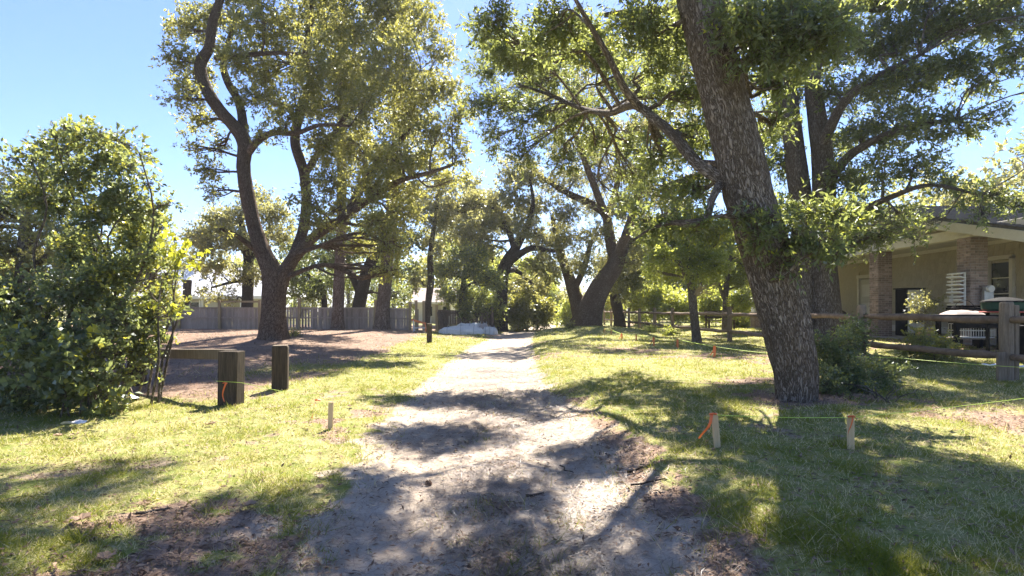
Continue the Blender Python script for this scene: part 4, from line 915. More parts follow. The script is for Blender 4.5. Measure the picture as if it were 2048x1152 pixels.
# ------------------------------------------------------------------ porch house on the right
XB, XW = 12.0, 14.5            # porch front line and shingled wall
FLOOR = .42
def house():
    h = thing('porch_house', 'tan shingled house with low gabled porch roof and brick columns', 'house', (XW, 20, ztf(XW, 20)))
    # wall core
    wall = MB().box((XW + .12 + 3, 19.4, 1.9), (6.0, 14.8, 3.3)).build('wall', 'shingle', h)
    MB().box(((XB + XW) / 2 + .05, 20.4, FLOOR / 2 - .02), (XW - XB + .5, 16.4, FLOOR + .1)).build('porch_floor', 'concrete', h)
    # shingles, proud of the wall
    meshes = []
    for k, wd in enumerate((.13, .17, .2, .24)):
        me = bpy.data.meshes.new('shingle')
        a, hgt = wd / 2 - .005, .215
        me.from_pydata([(-.042, -a, 0), (-.042, a, 0), (0, a, 0), (0, -a, 0), (-.008, -a, hgt), (-.008, a, hgt), (0, a, hgt), (0, -a, hgt)], [], [(0, 3, 2, 1), (4, 5, 6, 7), (0, 1, 5, 4), (1, 2, 6, 5), (2, 3, 7, 6), (3, 0, 4, 7)])
        me.materials.append(M['shingle']); meshes.append((wd, me))
    hb = np.array(wall.parent.location)
    rest = MB(); n = 0
    rows = [(.55 + .18 * i) for i in range(15)]
    for ri, z in enumerate(rows):
        y = 12.2 + random.random() * .1
        while y < 26.6:
            wd, me = random.choice(meshes); yc = y + wd / 2; y += wd
            if 16.5 < yc < 18.25 and 1.15 < z + .1 < 2.9: continue
            if 22.6 < yc < 24.0 and z < 2.75: continue
            zz = z + random.uniform(-.012, .012)
            vis = 15.9 < yc < 21.3 and z > 1.5 and n < 298
            if vis:
                link('shingle', me, None, wall, (XW + .12 - hb[0], yc - hb[1], zz - hb[2])); n += 1
            else:
                a_ = wd / 2 - .005; X0 = XW + .12
                rest.add([(X0 + dx, yc + sy * a_, zz + dz) for dx, sy, dz in ((-.042, -1, 0), (-.042, 1, 0), (0, 1, 0), (0, -1, 0), (-.008, -1, .215), (-.008, 1, .215), (0, 1, .215), (0, -1, .215))],
                         [(0, 3, 2, 1), (4, 5, 6, 7), (0, 1, 5, 4), (1, 2, 6, 5), (2, 3, 7, 6), (3, 0, 4, 7)])
    rest.build('shingles', 'shingle', wall)['kind'] = 'stuff'
    # window with a grid behind the near column
    w = MB()
    for (yc, zc, dy, dz) in [(16.55, 2.0, .11, 1.75), (18.2, 2.0, .11, 1.75), (17.375, 2.86, 1.76, .12), (17.375, 1.13, 1.8, .1), (17.375, 2.0, .09, 1.6)]:
        w.box((XW + .055, yc, zc), (.12, dy, dz))
    win = w.build('window', 'trim', h, .006)
    for yc in (16.97, 17.78):
        for zc in (1.55, 2.02, 2.49):
            MB().box((XW + .10, yc, zc), (.03, .66, .44)).build('pane', 'glass', win)
    for zc in (1.785, 2.255):
        for yc in (16.97, 17.78): MB().box((XW + .09, yc, zc), (.04, .7, .03)).build('glazing_bar', 'trim', win)
    # door
    d = MB().box((XW + .075, 23.3, 1.5), (.06, .92, 2.1)).build('door', 'beige', h, .004)
    m = MB()
    for yc in (22.74, 23.86): m.box((XW + .05, yc, 1.55), (.1, .12, 2.3))
    m.box((XW + .05, 23.3, 2.68), (.11, 1.3, .13)); m.build('frame', 'trim', d, .004)
    MB().tube([(XW + .02, 22.95, 1.45), (XW - .02, 22.95, 1.45), (XW - .02, 23.1, 1.45)], [.015] * 3, 8).build('handle', 'metal', d)
    for zc in (1.35, 2.1): MB().box((XW + .035, 23.3, zc), (.03, .6, .5)).build('panel', 'trim', d)
    # stair rail at the door
    st = MB()
    st.bar((13.1, 22.3, 1.15), (13.1, 23.6, 1.6), .05, .07); st.bar((13.1, 22.3, .6), (13.1, 23.6, 1.0), .04, .05)
    for k in range(8): yy = 22.35 + k * .17; st.box((13.1, yy, .87 + k * .058), (.03, .03, .55))
    st.build('stair_rail', 'old_timber', h)
    # beam, soffit, gable
    MB().box((XB + .02, 20.4, 3.32), (.34, 16.2, .26)).build('porch_beam', 'trim', h, .008)
    MB().box(((XB + XW) / 2 + .16, 20.4, 3.405), (XW - XB - .06, 16.0, .03)).build('porch_ceiling', 'beige', h)
    MB().box((XW + .06, 19.4, 3.36), (.1, 14.6, .16)).build('frieze', 'trim', h)
    MB().box((XW + .06, 19.4, .62), (.1, 14.6, .22)).build('skirt_board', 'trim', h)
    yp, zp, s = 20.2, 4.97, .245
    def rz(y): return zp - s * abs(y - yp)
    ya, yb = 11.9, 28.6
    hg = (zp - .2 - 3.46) / s
    gm = MB(); gm.add([(XB - .02, yp - hg, 3.46), (XB - .02, yp + hg, 3.46), (XB - .02, yp, zp - .2), (XB + .1, yp - hg, 3.46), (XB + .1, yp + hg, 3.46), (XB + .1, yp, zp - .2)],
                      [(2, 1, 0), (3, 4, 5), (0, 1, 4, 3), (1, 2, 5, 4), (2, 0, 3, 5)])
    ga = gm.build('gable', 'shingle', h)
    lap = MB()
    for k in range(8):
        z = 3.52 + k * .17
        half = (zp - .25 - z - .1) / s
        if half < .5: continue
        a = max(ya + .65, yp - half); b = min(yb - .65, yp + half)
        lap.box((XB - .03, (a + b) / 2, z + .07), (.02, b - a, .165), tilt=(0, .04))
        g_ = link('siding_board', lap_me(lap), 'shingle', ga); lap = MB()
    # roof slabs with overhang, fascia boards, shingle courses
    for sgn, yo in ((-1, ya), (1, yb)):
        x0, x1 = XB - .55, XW + 6.8
        r = MB(); L = abs(yo - yp)
        def q(x, y, dz): return (x, y, rz(y) + dz)
        r.add([q(x0, yp, 0), q(x1, yp, 0), q(x1, yo, 0), q(x0, yo, 0), q(x0, yp, -.1), q(x1, yp, -.1), q(x1, yo, -.1), q(x0, yo, -.1)], [(0, 1, 2, 3), (7, 6, 5, 4), (0, 4, 5, 1), (1, 5, 6, 2), (2, 6, 7, 3), (3, 7, 4, 0)])
        roof = r.build('roof', 'roof_grey', h)
        f = MB(); f.bar((x0 - .02, yp, zp - .19), (x0 - .02, yo, rz(yo) - .19), .045, .24); f.build('fascia', 'trim', roof, .004)
        f = MB(); f.bar((x0 + .05, yp, zp - .26), (x0 + .05, yo, rz(yo) - .26), .05, .10); f.build('rake_trim', 'trim', roof)
        f = MB(); f.box(((x0 + x1) / 2, yo + sgn * .02, rz(yo) - .17), (x1 - x0, .04, .22)); f.build('eave_board', 'trim', roof, .004)
        so = MB(); so.add([q(x0 + .08, yp, -.32), q(XB, yp, -.32), q(XB, yo, -.32), q(x0 + .08, yo, -.32)], [(0, 1, 2, 3)]); so.build('soffit', 'beige', roof)
        c = MB()
        k = 0.15
        while k < L:
            y = yo - sgn * k
            c.bar((x0 - .03, y, rz(y) + .008), (x1, y, rz(y) + .008), .13, .014); k += .14
        c.build('shingle_courses', 'roof_grey', roof)['kind'] = 'stuff'
    # brick columns
    bricks = []
    for L_ in (.196, .093):
        me = bpy.data.meshes.new('brick'); b = MB().box((0, 0, 0), (L_, .093, .058))
        me.from_pydata(b.v, [], b.f); me.materials.append(M['brick']); bricks.append((L_, me))
    nb = 0
    for ci, (yc, ztop) in enumerate(((14.9, 3.19), (18.6, 3.19), (22.3, 3.19), (28.0, 1.15))):
        z0 = ztf(XB, yc) - .05; S = .45
        col = MB().box((XB + .05, yc, (z0 + ztop) / 2), (S - .02, S - .02, ztop - z0)).build('brick_column', 'mortar', h)
        rest = MB(); z = z0 + .06; k = 0
        while z < ztop - .03:
            for face in range(4):
                cx, cy = XB + .05, yc
                for j in range(3 if k % 2 else 2):
                    t = -S / 2 + .11 + j * .225
                    L_, me = bricks[0] if not (k % 2 and j != 1) else bricks[1]
                    if k % 2: t = (j - 1) * .168
                    n_ = S / 2 - .04
                    if face == 0: p = (cx + t, cy - n_, z); rot = 0
                    elif face == 1: p = (cx - n_, cy - t, z); rot = math.pi / 2
                    elif face == 2: p = (cx - t, cy + n_, z); rot = 0
                    else: p = (cx + n_, cy + t, z); rot = math.pi / 2
                    vis = face in (0, 1) and ((ci == 0 and z > 1.75) or (ci == 1 and 1.1 < z < 2.75)) and nb < 298
                    if vis:
                        o = link('brick', me, None, col, np.array(p) - hb + np.array([random.uniform(-.003, .003), random.uniform(-.003, .003), 0]), (0, 0, rot)); nb += 1
                    else: rest.box(p, (L_, .093, .058), rz=rot)
            z += .0685; k += 1
        rest.build('bricks', 'brick', col)['kind'] = 'stuff'
        MB().box((XB + .05, yc, ztop + .03), (S + .1, S + .1, .06)).build('capital' if ci < 3 else 'cap_stone', 'trim' if ci < 3 else 'mortar', col)
        if ci == 3:
            v = MB(); a, b2 = .2, .13
            v.add([(XB + .05 + sx * q, yc + sy * q, zz) for q, zz in ((a, 1.21), (b2, 3.19)) for sx, sy in ((-1, -1), (1, -1), (1, 1), (-1, 1))], [(3, 2, 1, 0), (4, 5, 6, 7), (0, 1, 5, 4), (1, 2, 6, 5), (2, 3, 7, 6), (3, 0, 4, 7)])
            v.build('shaft', 'white', col)
def lap_me(mb):
    me = bpy.data.meshes.new('siding_board'); o = np.array([XW, 20, ztf(XW, 20)])
    me.from_pydata([tuple(np.array(q) - o) for q in mb.v], [], mb.f); return me
house()

# ------------------------------------------------------------------ porch clutter
def clutter():
    # tall storage cabinet
    x, y = 12.95, 18.95; z = FLOOR + .03
    t = thing('storage_cabinet', 'tall cabinet with black side and white front on the porch beside the brick column', 'cabinet', (x, y, z))
    MB().box((x + .3, y, z + .77), (.6, .56, 1.54)).build('body', 'black', t, .01)
    for k in (-1, 1): MB().box((x + .3 + k * .137, y - .292, z + .8), (.265, .022, 1.42)).build('door', 'white', t, .004)
    MB().box((x + .28, y, z + 1.56), (.66, .62, .035)).build('top', 'black', t)
    bx = thing('hanging_bag', 'black bag with a loop handle hanging on the white cabinet front', 'bag', (x + .3, y - .36, z + .45))
    MB().box((x + .3, y - .36, z + .62), (.30, .10, .36)).build('pouch', 'black', bx, .03)
    MB().tube([(x + .18, y - .34, z + .8), (x + .22, y - .33, z + .93), (x + .3, y - .32, z + .98), (x + .38, y - .33, z + .93), (x + .42, y - .34, z + .8)], [.009] * 5, 6).build('strap', 'black', bx)
    # work table with drum, wire crate under it
    x, y = 10.75, 13.4; zg = ztf(x, y)
    t = thing('work_table', 'dark work table with thick legs on the grass before the porch', 'table', (x, y, zg))
    MB().box((x, y, 1.16), (1.15, .7, .07)).build('tabletop', 'black', t, .01)
    MB().box((x, y - .3, 1.0), (1.05, .05, .24)).build('apron', 'black', t)
    for sx in (-.5, .5):
        for sy in (-.28, .28): MB().box((x + sx, y + sy, (1.12 + zg) / 2), (.085, .085, 1.12 - zg)).build('leg', 'black', t)
    MB().box((x, y, zg + .28), (1.0, .5, .03)).build('lower_shelf', 'grey_timber', t)
    for k in (-.28, .3): MB().tube([(x + k - .05, y - .335, 1.0), (x + k, y - .36, 1.0), (x + k + .05, y - .335, 1.0)], [.008] * 3, 6).build('drawer_pull', 'metal', t)
    c = thing('wire_crate', 'white wire crate on the lower shelf of the dark work table', 'crate', (x + .1, y, zg + .3))
    m = MB(); bx0, bx1, by0, by1, z0, z1 = x - .3, x + .42, y - .22, y + .22, zg + .305, zg + .62
    for zz in (z0, (z0 + z1) / 2, z1):
        for a, b in (((bx0, by0), (bx1, by0)), ((bx1, by0), (bx1, by1)), ((bx1, by1), (bx0, by1)), ((bx0, by1), (bx0, by0))): m.bar((*a, zz), (*b, zz), .012, .012)
    for k in range(13):
        xx = bx0 + (bx1 - bx0) * k / 12
        for yy in (by0, by1): m.bar((xx, yy, z0), (xx, yy, z1), .008, .008)
    m.build('wires', 'white', c)['kind'] = 'stuff'
    m = MB(); m.box(((bx0 + bx1) / 2, y, z0 + .01), (bx1 - bx0 - .02, .4, .012)); m.build('tray', 'metal', c)
    r = thing('folded_cloth', 'pinkish grey cloth bundle lying on the dark work table', 'cloth', (x - .15, y, 1.197))
    m = MB(); P = []
    n1, n2 = 14, 9
    for i in range(n1):
        for j in range(n2):
            u, v = i / (n1 - 1), j / (n2 - 1)
            e = min(1, 4 * u * (1 - u) * 1.6) * min(1, 4 * v * (1 - v) * 1.6)
            P.append((x - .55 + .8 * u, y - .26 + .52 * v, 1.197 + e * (.06 + .05 * float(vnoise(np.array([u * 6]), np.array([v * 4]), 3)[0]))))
    m.add(P, [(i * n2 + j, (i + 1) * n2 + j, (i + 1) * n2 + j + 1, i * n2 + j + 1) for i in range(n1 - 1) for j in range(n2 - 1)])
    m.build('fold', 'roof_pink', r, smooth=True)
    l = thing('black_canister', 'small black canister standing on the dark work table', 'canister', (x - .12, y + .24, 1.197))
    MB().lathe((x - .12, y + .29, 1.197), [(.055, 0), (.058, .02), (.058, .15), (.045, .17), (.02, .18)], 16).build('can', 'black', l, smooth=False)
    MB().tube([(x - .05, y + .29, 1.34), (x - .02, y + .29, 1.36), (x - .0, y + .29, 1.40)], [.008] * 3, 6).build('spout', 'black', l)
    ho = thing('wire_hoop', 'thin dark wire hoop standing up from the table behind the canister', 'hoop', (x + .2, y + .3, 1.2))
    MB().tube([(x + .05 + .28 * math.cos(a) + .1, y + .31, 1.2 + .34 * math.sin(a)) for a in np.linspace(0, math.pi, 15)], [.006] * 15, 5).build('wire', 'black', ho)
    # white slatted racks on the near column
    x, y = 11.58, 14.72
    t = thing('slatted_rack', 'white slatted wall rack hung on the near brick column', 'rack', (x, y, 1.42))
    for yy in (14.68, 15.10): MB().box((x + .10, yy, 1.84), (.03, .04, .88)).build('upright', 'white', t)
    for k in range(9):
        z = 1.45 + k * .1
        MB().box((x + .02, 14.89, z), (.14 if k % 2 else .10, .46, .035), tilt=(0, .25 if k % 2 else -.2)).build('slat', 'white', t)
    MB().box((x - .06, 15.0, 1.55), (.12, .16, .09)).build('switch_box', 'trim', t)
    t = thing('electric_meter', 'round electric meter with grey box on the side of the near column', 'meter', (12.12, 14.5, 1.55))
    MB().box((12.14, 14.52, 1.62), (.24, .1, .34)).build('box', 'metal', t, .01)
    m = MB(); 
    m.tube([(12.14, 14.47, 1.84), (12.14, 14.40, 1.84)], [.09, .085], 18); m.build('dial', 'white', t)
    m = MB(); m.box((12.14, 14.52, 1.84), (.2, .1, .12)); m.build('hood', 'metal', t)
    # green tub on a stand at the right edge, dark bins
    x, y = 10.35, 11.95; zg = ztf(x, y)
    t = thing('green_tub', 'dark green tub with a black cover and red rim raised on a stand', 'tub', (x, y, zg))
    MB().lathe((x, y, 1.27), [(.34, 0), (.39, .05), (.40, .17), (.41, .19)], 22).build('tub', 'green_plastic', t)
    MB().lathe((x, y, 1.245), [(.42, 0), (.43, .015), (.42, .03)], 22).build('rim', 'red_paint', t)
    v = MB(); v.lathe((x, y, 1.46), [(.42, 0), (.41, .03), (.3, .06), (.14, .10), (.04, .11)], 14); cv = v.build('cover', 'black', t)
    for a in range(4): MB().box((x + .28 * math.cos(a * 1.57 + .7), y + .28 * math.sin(a * 1.57 + .7), (1.25 + zg) / 2), (.05, .05, 1.25 - zg)).build('leg', 'black', t)
    x, y = 10.1, 11.1; zg = ztf(x, y)
    t = thing('dark_bin', 'dark ribbed storage bin on the grass under the green tub', 'bin', (x, y, zg))
    MB().box((x, y, zg + .33), (.6, .5, .66)).build('bin', 'black', t, .03)
    for k in range(6): MB().box((x, y - .255, zg + .08 + k * .1), (.56, .02, .03)).build('rib', 'black', t)
    MB().box((x, y, zg + .68), (.66, .56, .05)).build('lid', 'black', t, .012)
    t = thing('black_tray', 'black slatted tray resting on trestles behind the near fence post', 'tray', (11.15, 13.9, ztf(11.15, 13.9)))
    MB().box((11.25, 14.05, 1.33), (.7, .5, .05)).build('base', 'black', t)
    for k in range(8): MB().box((10.95 + k * .085, 14.05, 1.385), (.03, .5, .05)).build('slat', 'black', t)
    for sx in (10.95, 11.55): MB().box((sx, 14.05, (1.3 + ztf(11.2, 14)) / 2), (.06, .4, 1.3 - ztf(11.2, 14))).build('trestle', 'black', t)
    # potted plant on the porch
    p = W(1850, 628, 15.2)
    t = thing('flower_pot', 'dark flower pot on the porch edge', 'pot', (p[0], p[1], FLOOR + .03))
    MB().lathe((p[0], p[1], FLOOR + .03), [(.14, 0), (.2, .28), (.215, .3), (.215, .34), (.17, .33)], 18).build('pot', 'brick', t)
    cl = [C(px, py, p[1], r) for px, py, r in ((1840, 620, 18), (1860, 612, 18), (1850, 600, 16), (1872, 600, 10), (1832, 632, 12), (1850, 645, 14))]
    root = tree('potted_plant', 'wispy green potted plant by the shingled wall', 'plant', (p[0], p[1], FLOOR + .36), [[(p[0], p[1], FLOOR + .3, .015), (p[0], p[1], 1.1, .012), (p[0] + .05, p[1], 1.5, .006)]], cl, 1500, .075, .02, 'leaf_olive', 'bark_grey', sides=6, flare=0, sub=.6, nsub=5, crown='foliage')
    # paper scraps on the grass
    for (px, py, w_, lab) in ((1985, 737, .24, 'white paper scrap on the grass left of the near fence post'), (2040, 740, .28, 'white paper scrap on the grass right of the near fence post'), (148, 856, .17, 'crumpled white paper scrap on the lawn before the dark bush')):
        g = G(px, py); m = MB(); n = 6; P = []
        for i in range(n):
            for j in range(n):
                u, v = i / (n - 1) - .5, j / (n - 1) - .5
                P.append((g[0] + w_ * u * 1.2, g[1] + w_ * v * .7, g[2] + .035 + .07 * float(vnoise(np.array([u * 5 + px]), np.array([v * 5]), 8)[0])))
        m.add(P, [(i * n + j, (i + 1) * n + j, (i + 1) * n + j + 1, i * n + j + 1) for i in range(n - 1) for j in range(n - 1)])
        o = m.build('paper_scrap', 'white'); tag(o, lab, 'paper', 'paper scraps')
clutter()

# ------------------------------------------------------------------ log rail fence
def rail_fence():
    fy = [6.2, 9.2, 12.7, 16.3, 20.0, 23.3, 26.4, 29.6, 33, 36, 39.2, 42.4, 45.6]
    fx = [8.1, 8.0, 7.8, 7.7, 7.65, 7.62, 7.45, 7.42, 7.4, 7.4, 7.4, 7.4, 7.4]
    t = thing('log_fence', 'weathered two rail log fence running along the yard to the leaning live oak', 'fence', (fx[1], fy[1], ztf(fx[1], fy[1])))
    for i, (x, y) in enumerate(zip(fx, fy)):
        if i == 5: continue                             # the small tree stands in for a post
        zg = ztf(x, y); m = MB(); top = 1.43 - .02 * (i > 3) + random.uniform(-.03, .04)
        r = .095 if i < 4 else .085
        w_ = lambda: random.uniform(.94, 1.06)
        n = 10; P = [(x + random.uniform(-.01, .01), y, zg - .2), (x, y, zg + .3), (x + random.uniform(-.015, .015), y, zg + .8), (x, y, top - .03), (x, y, top)]
        m.tube(P, [r * w_(), r * w_(), r * w_(), r * .97, r * .82], n, .10)
        m.build('post', 'grey_timber', t, smooth=False)
    x, y = fx[1], fy[1]; zg = ztf(x, y)
    MB().box((x + .13, y + .02, (zg + 1.38) / 2), (.07, .14, 1.38 - zg)).build('split_post', 'grey_timber', t, .01)
    MB().box((x - .14, y - .06, (zg - .1 + .62) / 2), (.13, .05, .72 - zg)).build('brace_board', 'grey_timber', t, .004)
    for i in range(len(fx) - 1):
        for zz, bow in ((1.15, 0), (.56, -.02)):
            a = np.array([fx[i], fy[i], zz + random.uniform(-.02, .02)]); b = np.array([fx[i + 1], fy[i + 1], zz + random.uniform(-.02, .02)])
            k = 9; P = [a + (b - a) * s + np.array([.02 * math.sin(7 * s + i), 0, bow * math.sin(math.pi * s) + .012 * math.sin(11 * s + i * 2)]) for s in np.linspace(-.015, 1.015, k)]
            R = [random.uniform(.056, .07) for _ in range(k)]; R[0] *= .75; R[-1] *= .75
            MB().tube(P, R, 10, .12).build('rail', 'log', t, smooth=True)
rail_fence()

# ------------------------------------------------------------------ grey picket fence on the left
def picket_fence():
    Yf = 31.2; x0, x1 = W(240, 0, Yf)[0], W(846, 0, Yf)[0]
    t = thing('picket_fence', 'grey weathered board fence with taller tan posts across the back', 'fence', (W(520, 0, Yf)[0], Yf, ztf(W(520, 0, Yf)[0], Yf)))
    o = np.array(t.location)
    def zb(x): return ztf(x, Yf)
    me = bpy.data.meshes.new('picket'); wd, H = .132, 1.2
    me.from_pydata([(-wd / 2, 0, 0), (wd / 2, 0, 0), (wd / 2, .02, 0), (-wd / 2, .02, 0), (-wd / 2, 0, H), (wd / 2, 0, H), (wd / 2, .02, H), (-wd / 2, .02, H)], [], [(0, 3, 2, 1), (4, 5, 6, 7), (0, 1, 5, 4), (1, 2, 6, 5), (2, 3, 7, 6), (3, 0, 4, 7)])
    me.materials.append(M['picket'])
    posts = [W(p, 0, Yf)[0] for p in (250, 330, 359, 441, 521, 600, 676, 752, 821)]
    g0, g1 = W(522, 0, Yf)[0], W(622, 0, Yf)[0]
    x = x0
    while x < x1 - .2:
        gap = .165 if g0 < x < g1 else .138
        if not (W(822, 0, Yf)[0] < x < W(833, 0, Yf)[0]):
            link('picket', me, None, t, np.array([x, Yf + random.uniform(-.006, .006), zb(x) - .03 + random.uniform(-.012, .012)]) - o, (random.uniform(-.01, .01), random.uniform(-.012, .012), 0))
        x += gap
    for a, b in zip(posts[:-1], posts[1:]):
        for hz, off, nm in ((1.15, -.045, 'top_rail'), (.62, -.045, 'rail')):
            MB().bar((a, Yf + off, zb(a) + hz), (b, Yf + off, zb(b) + hz), .05, .075).build(nm, 'picket', t)
    for i, p in enumerate(posts + [W(833, 0, Yf)[0], W(848, 0, Yf)[0]]):
        top = zb(p) + (1.62 if i not in (1,) else 1.25) + random.uniform(-.06, .06)
        MB().box((p, Yf - .11, (zb(p) - .1 + top) / 2), (.14 if i != 2 else .2, .1, top - zb(p) + .1), rz=random.uniform(-.1, .1), tilt=(0, random.uniform(-.012, .012))).build('post', 'post_tan', t, .006)
    # frame over the opening in the fence
    MB().bar((W(441, 0, Yf)[0], Yf + .05, zb(posts[3]) + 1.5), (W(521, 0, Yf)[0], Yf + .05, zb(posts[4]) + 1.5), .04, .1).build('cross_bar', 'post_tan', t)
    # short panel behind the gap
    Yd = 32.2; xa, xb = W(876, 0, Yd)[0], W(985, 0, Yd)[0]
    d = thing('dark_fence', 'dark brown board fence behind the tarp covered pile', 'fence', ((xa + xb) / 2, Yd, ztf((xa + xb) / 2, Yd)))
    o = np.array(d.location); md = me.copy(); md.materials.clear(); md.materials.append(M['picket_dark'])
    x = xa
    while x < xb:
        link('picket', md, None, d, np.array([x, Yd, ztf(x, Yd) - .03]) - o, (0, random.uniform(-.01, .01), 0)); x += .14
    for p in (xa - .06, (xa + xb) / 2, xb):
        MB().box((p, Yd - .07, ztf(p, Yd) + .68), (.15, .12, 1.5)).build('post', 'post_tan' if p < xa else 'picket_dark', d)
    MB().bar((xa, Yd - .03, ztf(xa, Yd) + 1.0), (xb, Yd - .03, ztf(xb, Yd) + 1.0), .05, .08).build('rail', 'picket_dark', d)
    for k, (px, lean, ln) in enumerate(((884, .12, 1.05), (890, .16, 1.0), (898, .2, .95))):
        p = W(px, 0, Yd - .35)
        zg = ztf(p[0], p[1])
        o2 = MB().bar((p[0], p[1], zg), (p[0] - lean * 2, Yd - .12, zg + ln), .16, .025).build('loose_board', 'picket_dark')
        tag(o2, ['loose dark board leaning on the dark fence next to its tan post', 'loose dark board leaning on the dark fence, the middle of three', 'loose dark board leaning on the dark fence, most tilted of three'][k], 'board', 'loose boards on the dark fence')
    # charred post stump beyond the fence
    p = W(372, 0, 32.6); zg = ztf(p[0], 32.6)
    c = thing('timber_pile', 'tall square dark weathered timber post standing behind the grey fence', 'post', (p[0], 32.6, zg))
    MB().box((p[0] + .02, 32.6, (zg + 3.0) / 2), (.42, .4, 3.0 - zg), rz=.45, tilt=(0, .05)).build('shaft', 'old_timber', c, .02)
    MB().box((p[0] + .11, 32.6, 3.0), (.34, .32, .06), rz=.45).build('top', 'grey_timber', c, .015)
picket_fence()

def barricade():
    p = W(838, 0, 29.8); x, y = p[0], 29.8; z = ztf(x, y)
    t = thing('orange_barricade', 'small orange sawhorse barricade leaning by the gap in the grey fence', 'barricade', (x, y, z))
    MB().bar((x - .38, y, z + .62), (x + .36, y, z + .42), .05, .10).build('board', 'orange_paint', t)
    for sx, zz in ((-.3, .6), (.32, .43)):
        for sy in (-.2, .2): MB().bar((x + sx, y, z + zz), (x + sx + .05, y + sy, z), .04, .05).build('leg', 'orange_paint' if sx > 0 else 'white', t)
    MB().bar((x - .3, y - .12, z + .2), (x + .36, y - .12, z + .2), .03, .06).build('brace', 'white', t)
barricade()

def lump(name, label, cat, c, r, mat, seed, parts=None, knots=0):
    t = thing(name, label, cat, (c[0], c[1], c[2]))
    n1, n2 = 40, 14; V = []
    for j in range(n2):
        ph = j / (n2 - 1) * math.pi / 2
        for i in range(n1):
            th = i / n1 * 2 * math.pi
            cx, cy = math.cos(th), math.sin(th)
            q = (abs(cx) ** 3 + abs(cy) ** 3) ** (-1 / 3)
            rr = math.cos(ph) ** .45
            w_ = 1 + .22 * (float(fbm(np.array([cx * 2.5 + seed]), np.array([cy * 2.5 + ph * 3]), seed, 3)[0]) - .5)
            V.append((c[0] + r[0] * cx * q * rr * w_, c[1] + r[1] * cy * q * rr * w_, c[2] - .04 + r[2] * math.sin(ph) * (1 + .5 * (float(fbm(np.array([cx * rr * 3 + seed]), np.array([cy * rr * 3]), seed + 3, 3)[0]) - .5))))
    Fq = [(j * n1 + i, j * n1 + (i + 1) % n1, (j + 1) * n1 + (i + 1) % n1, (j + 1) * n1 + i) for j in range(n2 - 1) for i in range(n1)]
    m = MB(); m.add(V, Fq); m.build('cover', mat, t, smooth=True)
    for k in range(3):
        a = -.9 + .8 * k
        m = MB(); P = []
        for s in np.linspace(0, math.pi, 13):
            P.append((c[0] + r[0] * .55 * (k - 1), c[1] - r[1] * math.cos(s) * 1.06, c[2] + max(0, r[2] * 1.13 * math.sin(s) ** .5)))
        m.tube(P, [.012] * 13, 5); m.build('tie_rope', 'metal', t)
    return t
p = W(920, 664, 29.0); z = ztf(p[0], 29.0)
lump('covered_pile', 'long low pile under a white plastic tarp before the dark fence', 'pile', (p[0] + .05, 29.3, ztf(p[0], 29.3)), (1.22, .65, .40), 'tarp', 4)
lump('covered_pile', 'second grey white tarp heap behind the long tarp pile', 'pile', (W(940, 0, 30.7)[0], 30.7, ztf(W(940, 0, 30.7)[0], 30.7)), (.85, .5, .52), 'tarp', 11)
lump('wrapped_bundle', 'rounded bundle in white plastic at the hedge end of the tarp pile', 'bundle', (W(980, 0, 29.6)[0], 29.6, ztf(W(980, 0, 29.6)[0], 29.6)), (.40, .38, .42), 'tarp', 19)
lump('red_bundle', 'small faded red bundle between the tarp heap and white bundle', 'bundle', (W(960, 0, 30.6)[0] + .2, 30.4, ztf(W(962, 0, 30.6)[0], 30.4)), (.3, .3, .56), 'roof_pink', 23)

# ------------------------------------------------------------------ timber barrier, bollards
def timbers():
    g = G(455, 812); x, y, z = g
    t = thing('timber_barrier', 'thick weathered timber barrier post with a long beam running into the thicket', 'barrier', g)
    s = y / F
    top = EYE - (703 - HZ) * s
    MB().box((x, y + .1, (z - .1 + top) / 2), (.265, .2, top - z + .1), rz=-.06, tilt=(0, .015)).build('post', 'old_timber', t, .012)
    a = np.array([x - .05, y + .27, top - .06]); e = W(250, 706, y * 1.27)
    MB().bar(a, e, .09, .14).build('beam', 'grey_timber', t, .006)
    e2 = W(262, 0, y * 1.25); zz = ztf(e2[0], e2[1])
    MB().box((e2[0], e2[1] + .15, (zz + e[2]) / 2 - .05), (.22, .2, e[2] - zz), rz=.2).build('far_post', 'old_timber', t, .01)
    for (px, py, top_py, wpx, lab) in ((555, 781, 693, 35, 'square blackened timber bollard on the grass beside the barrier post'), (858, 686, 648, 11.5, 'slim brown timber bollard at the edge of the pine straw')):
        g = G(px, py); s = g[1] / F; w_ = wpx * s; top = EYE - (top_py - HZ) * s
        b = thing('bollard', lab, 'bollard', g, 'timber bollards')
        MB().box((g[0], g[1] + w_ * .4, (g[2] - .12 + top) / 2), (w_ * .86, w_ * .8, top - g[2] + .12), rz=.28, tilt=(0, .008)).build('shaft', 'old_timber', b, .018)
        MB().box((g[0], g[1] + w_ * .4, top + .006), (w_ * .78, w_ * .72, .016), rz=.28).build('cap', 'grey_timber', b, .004)
timbers()

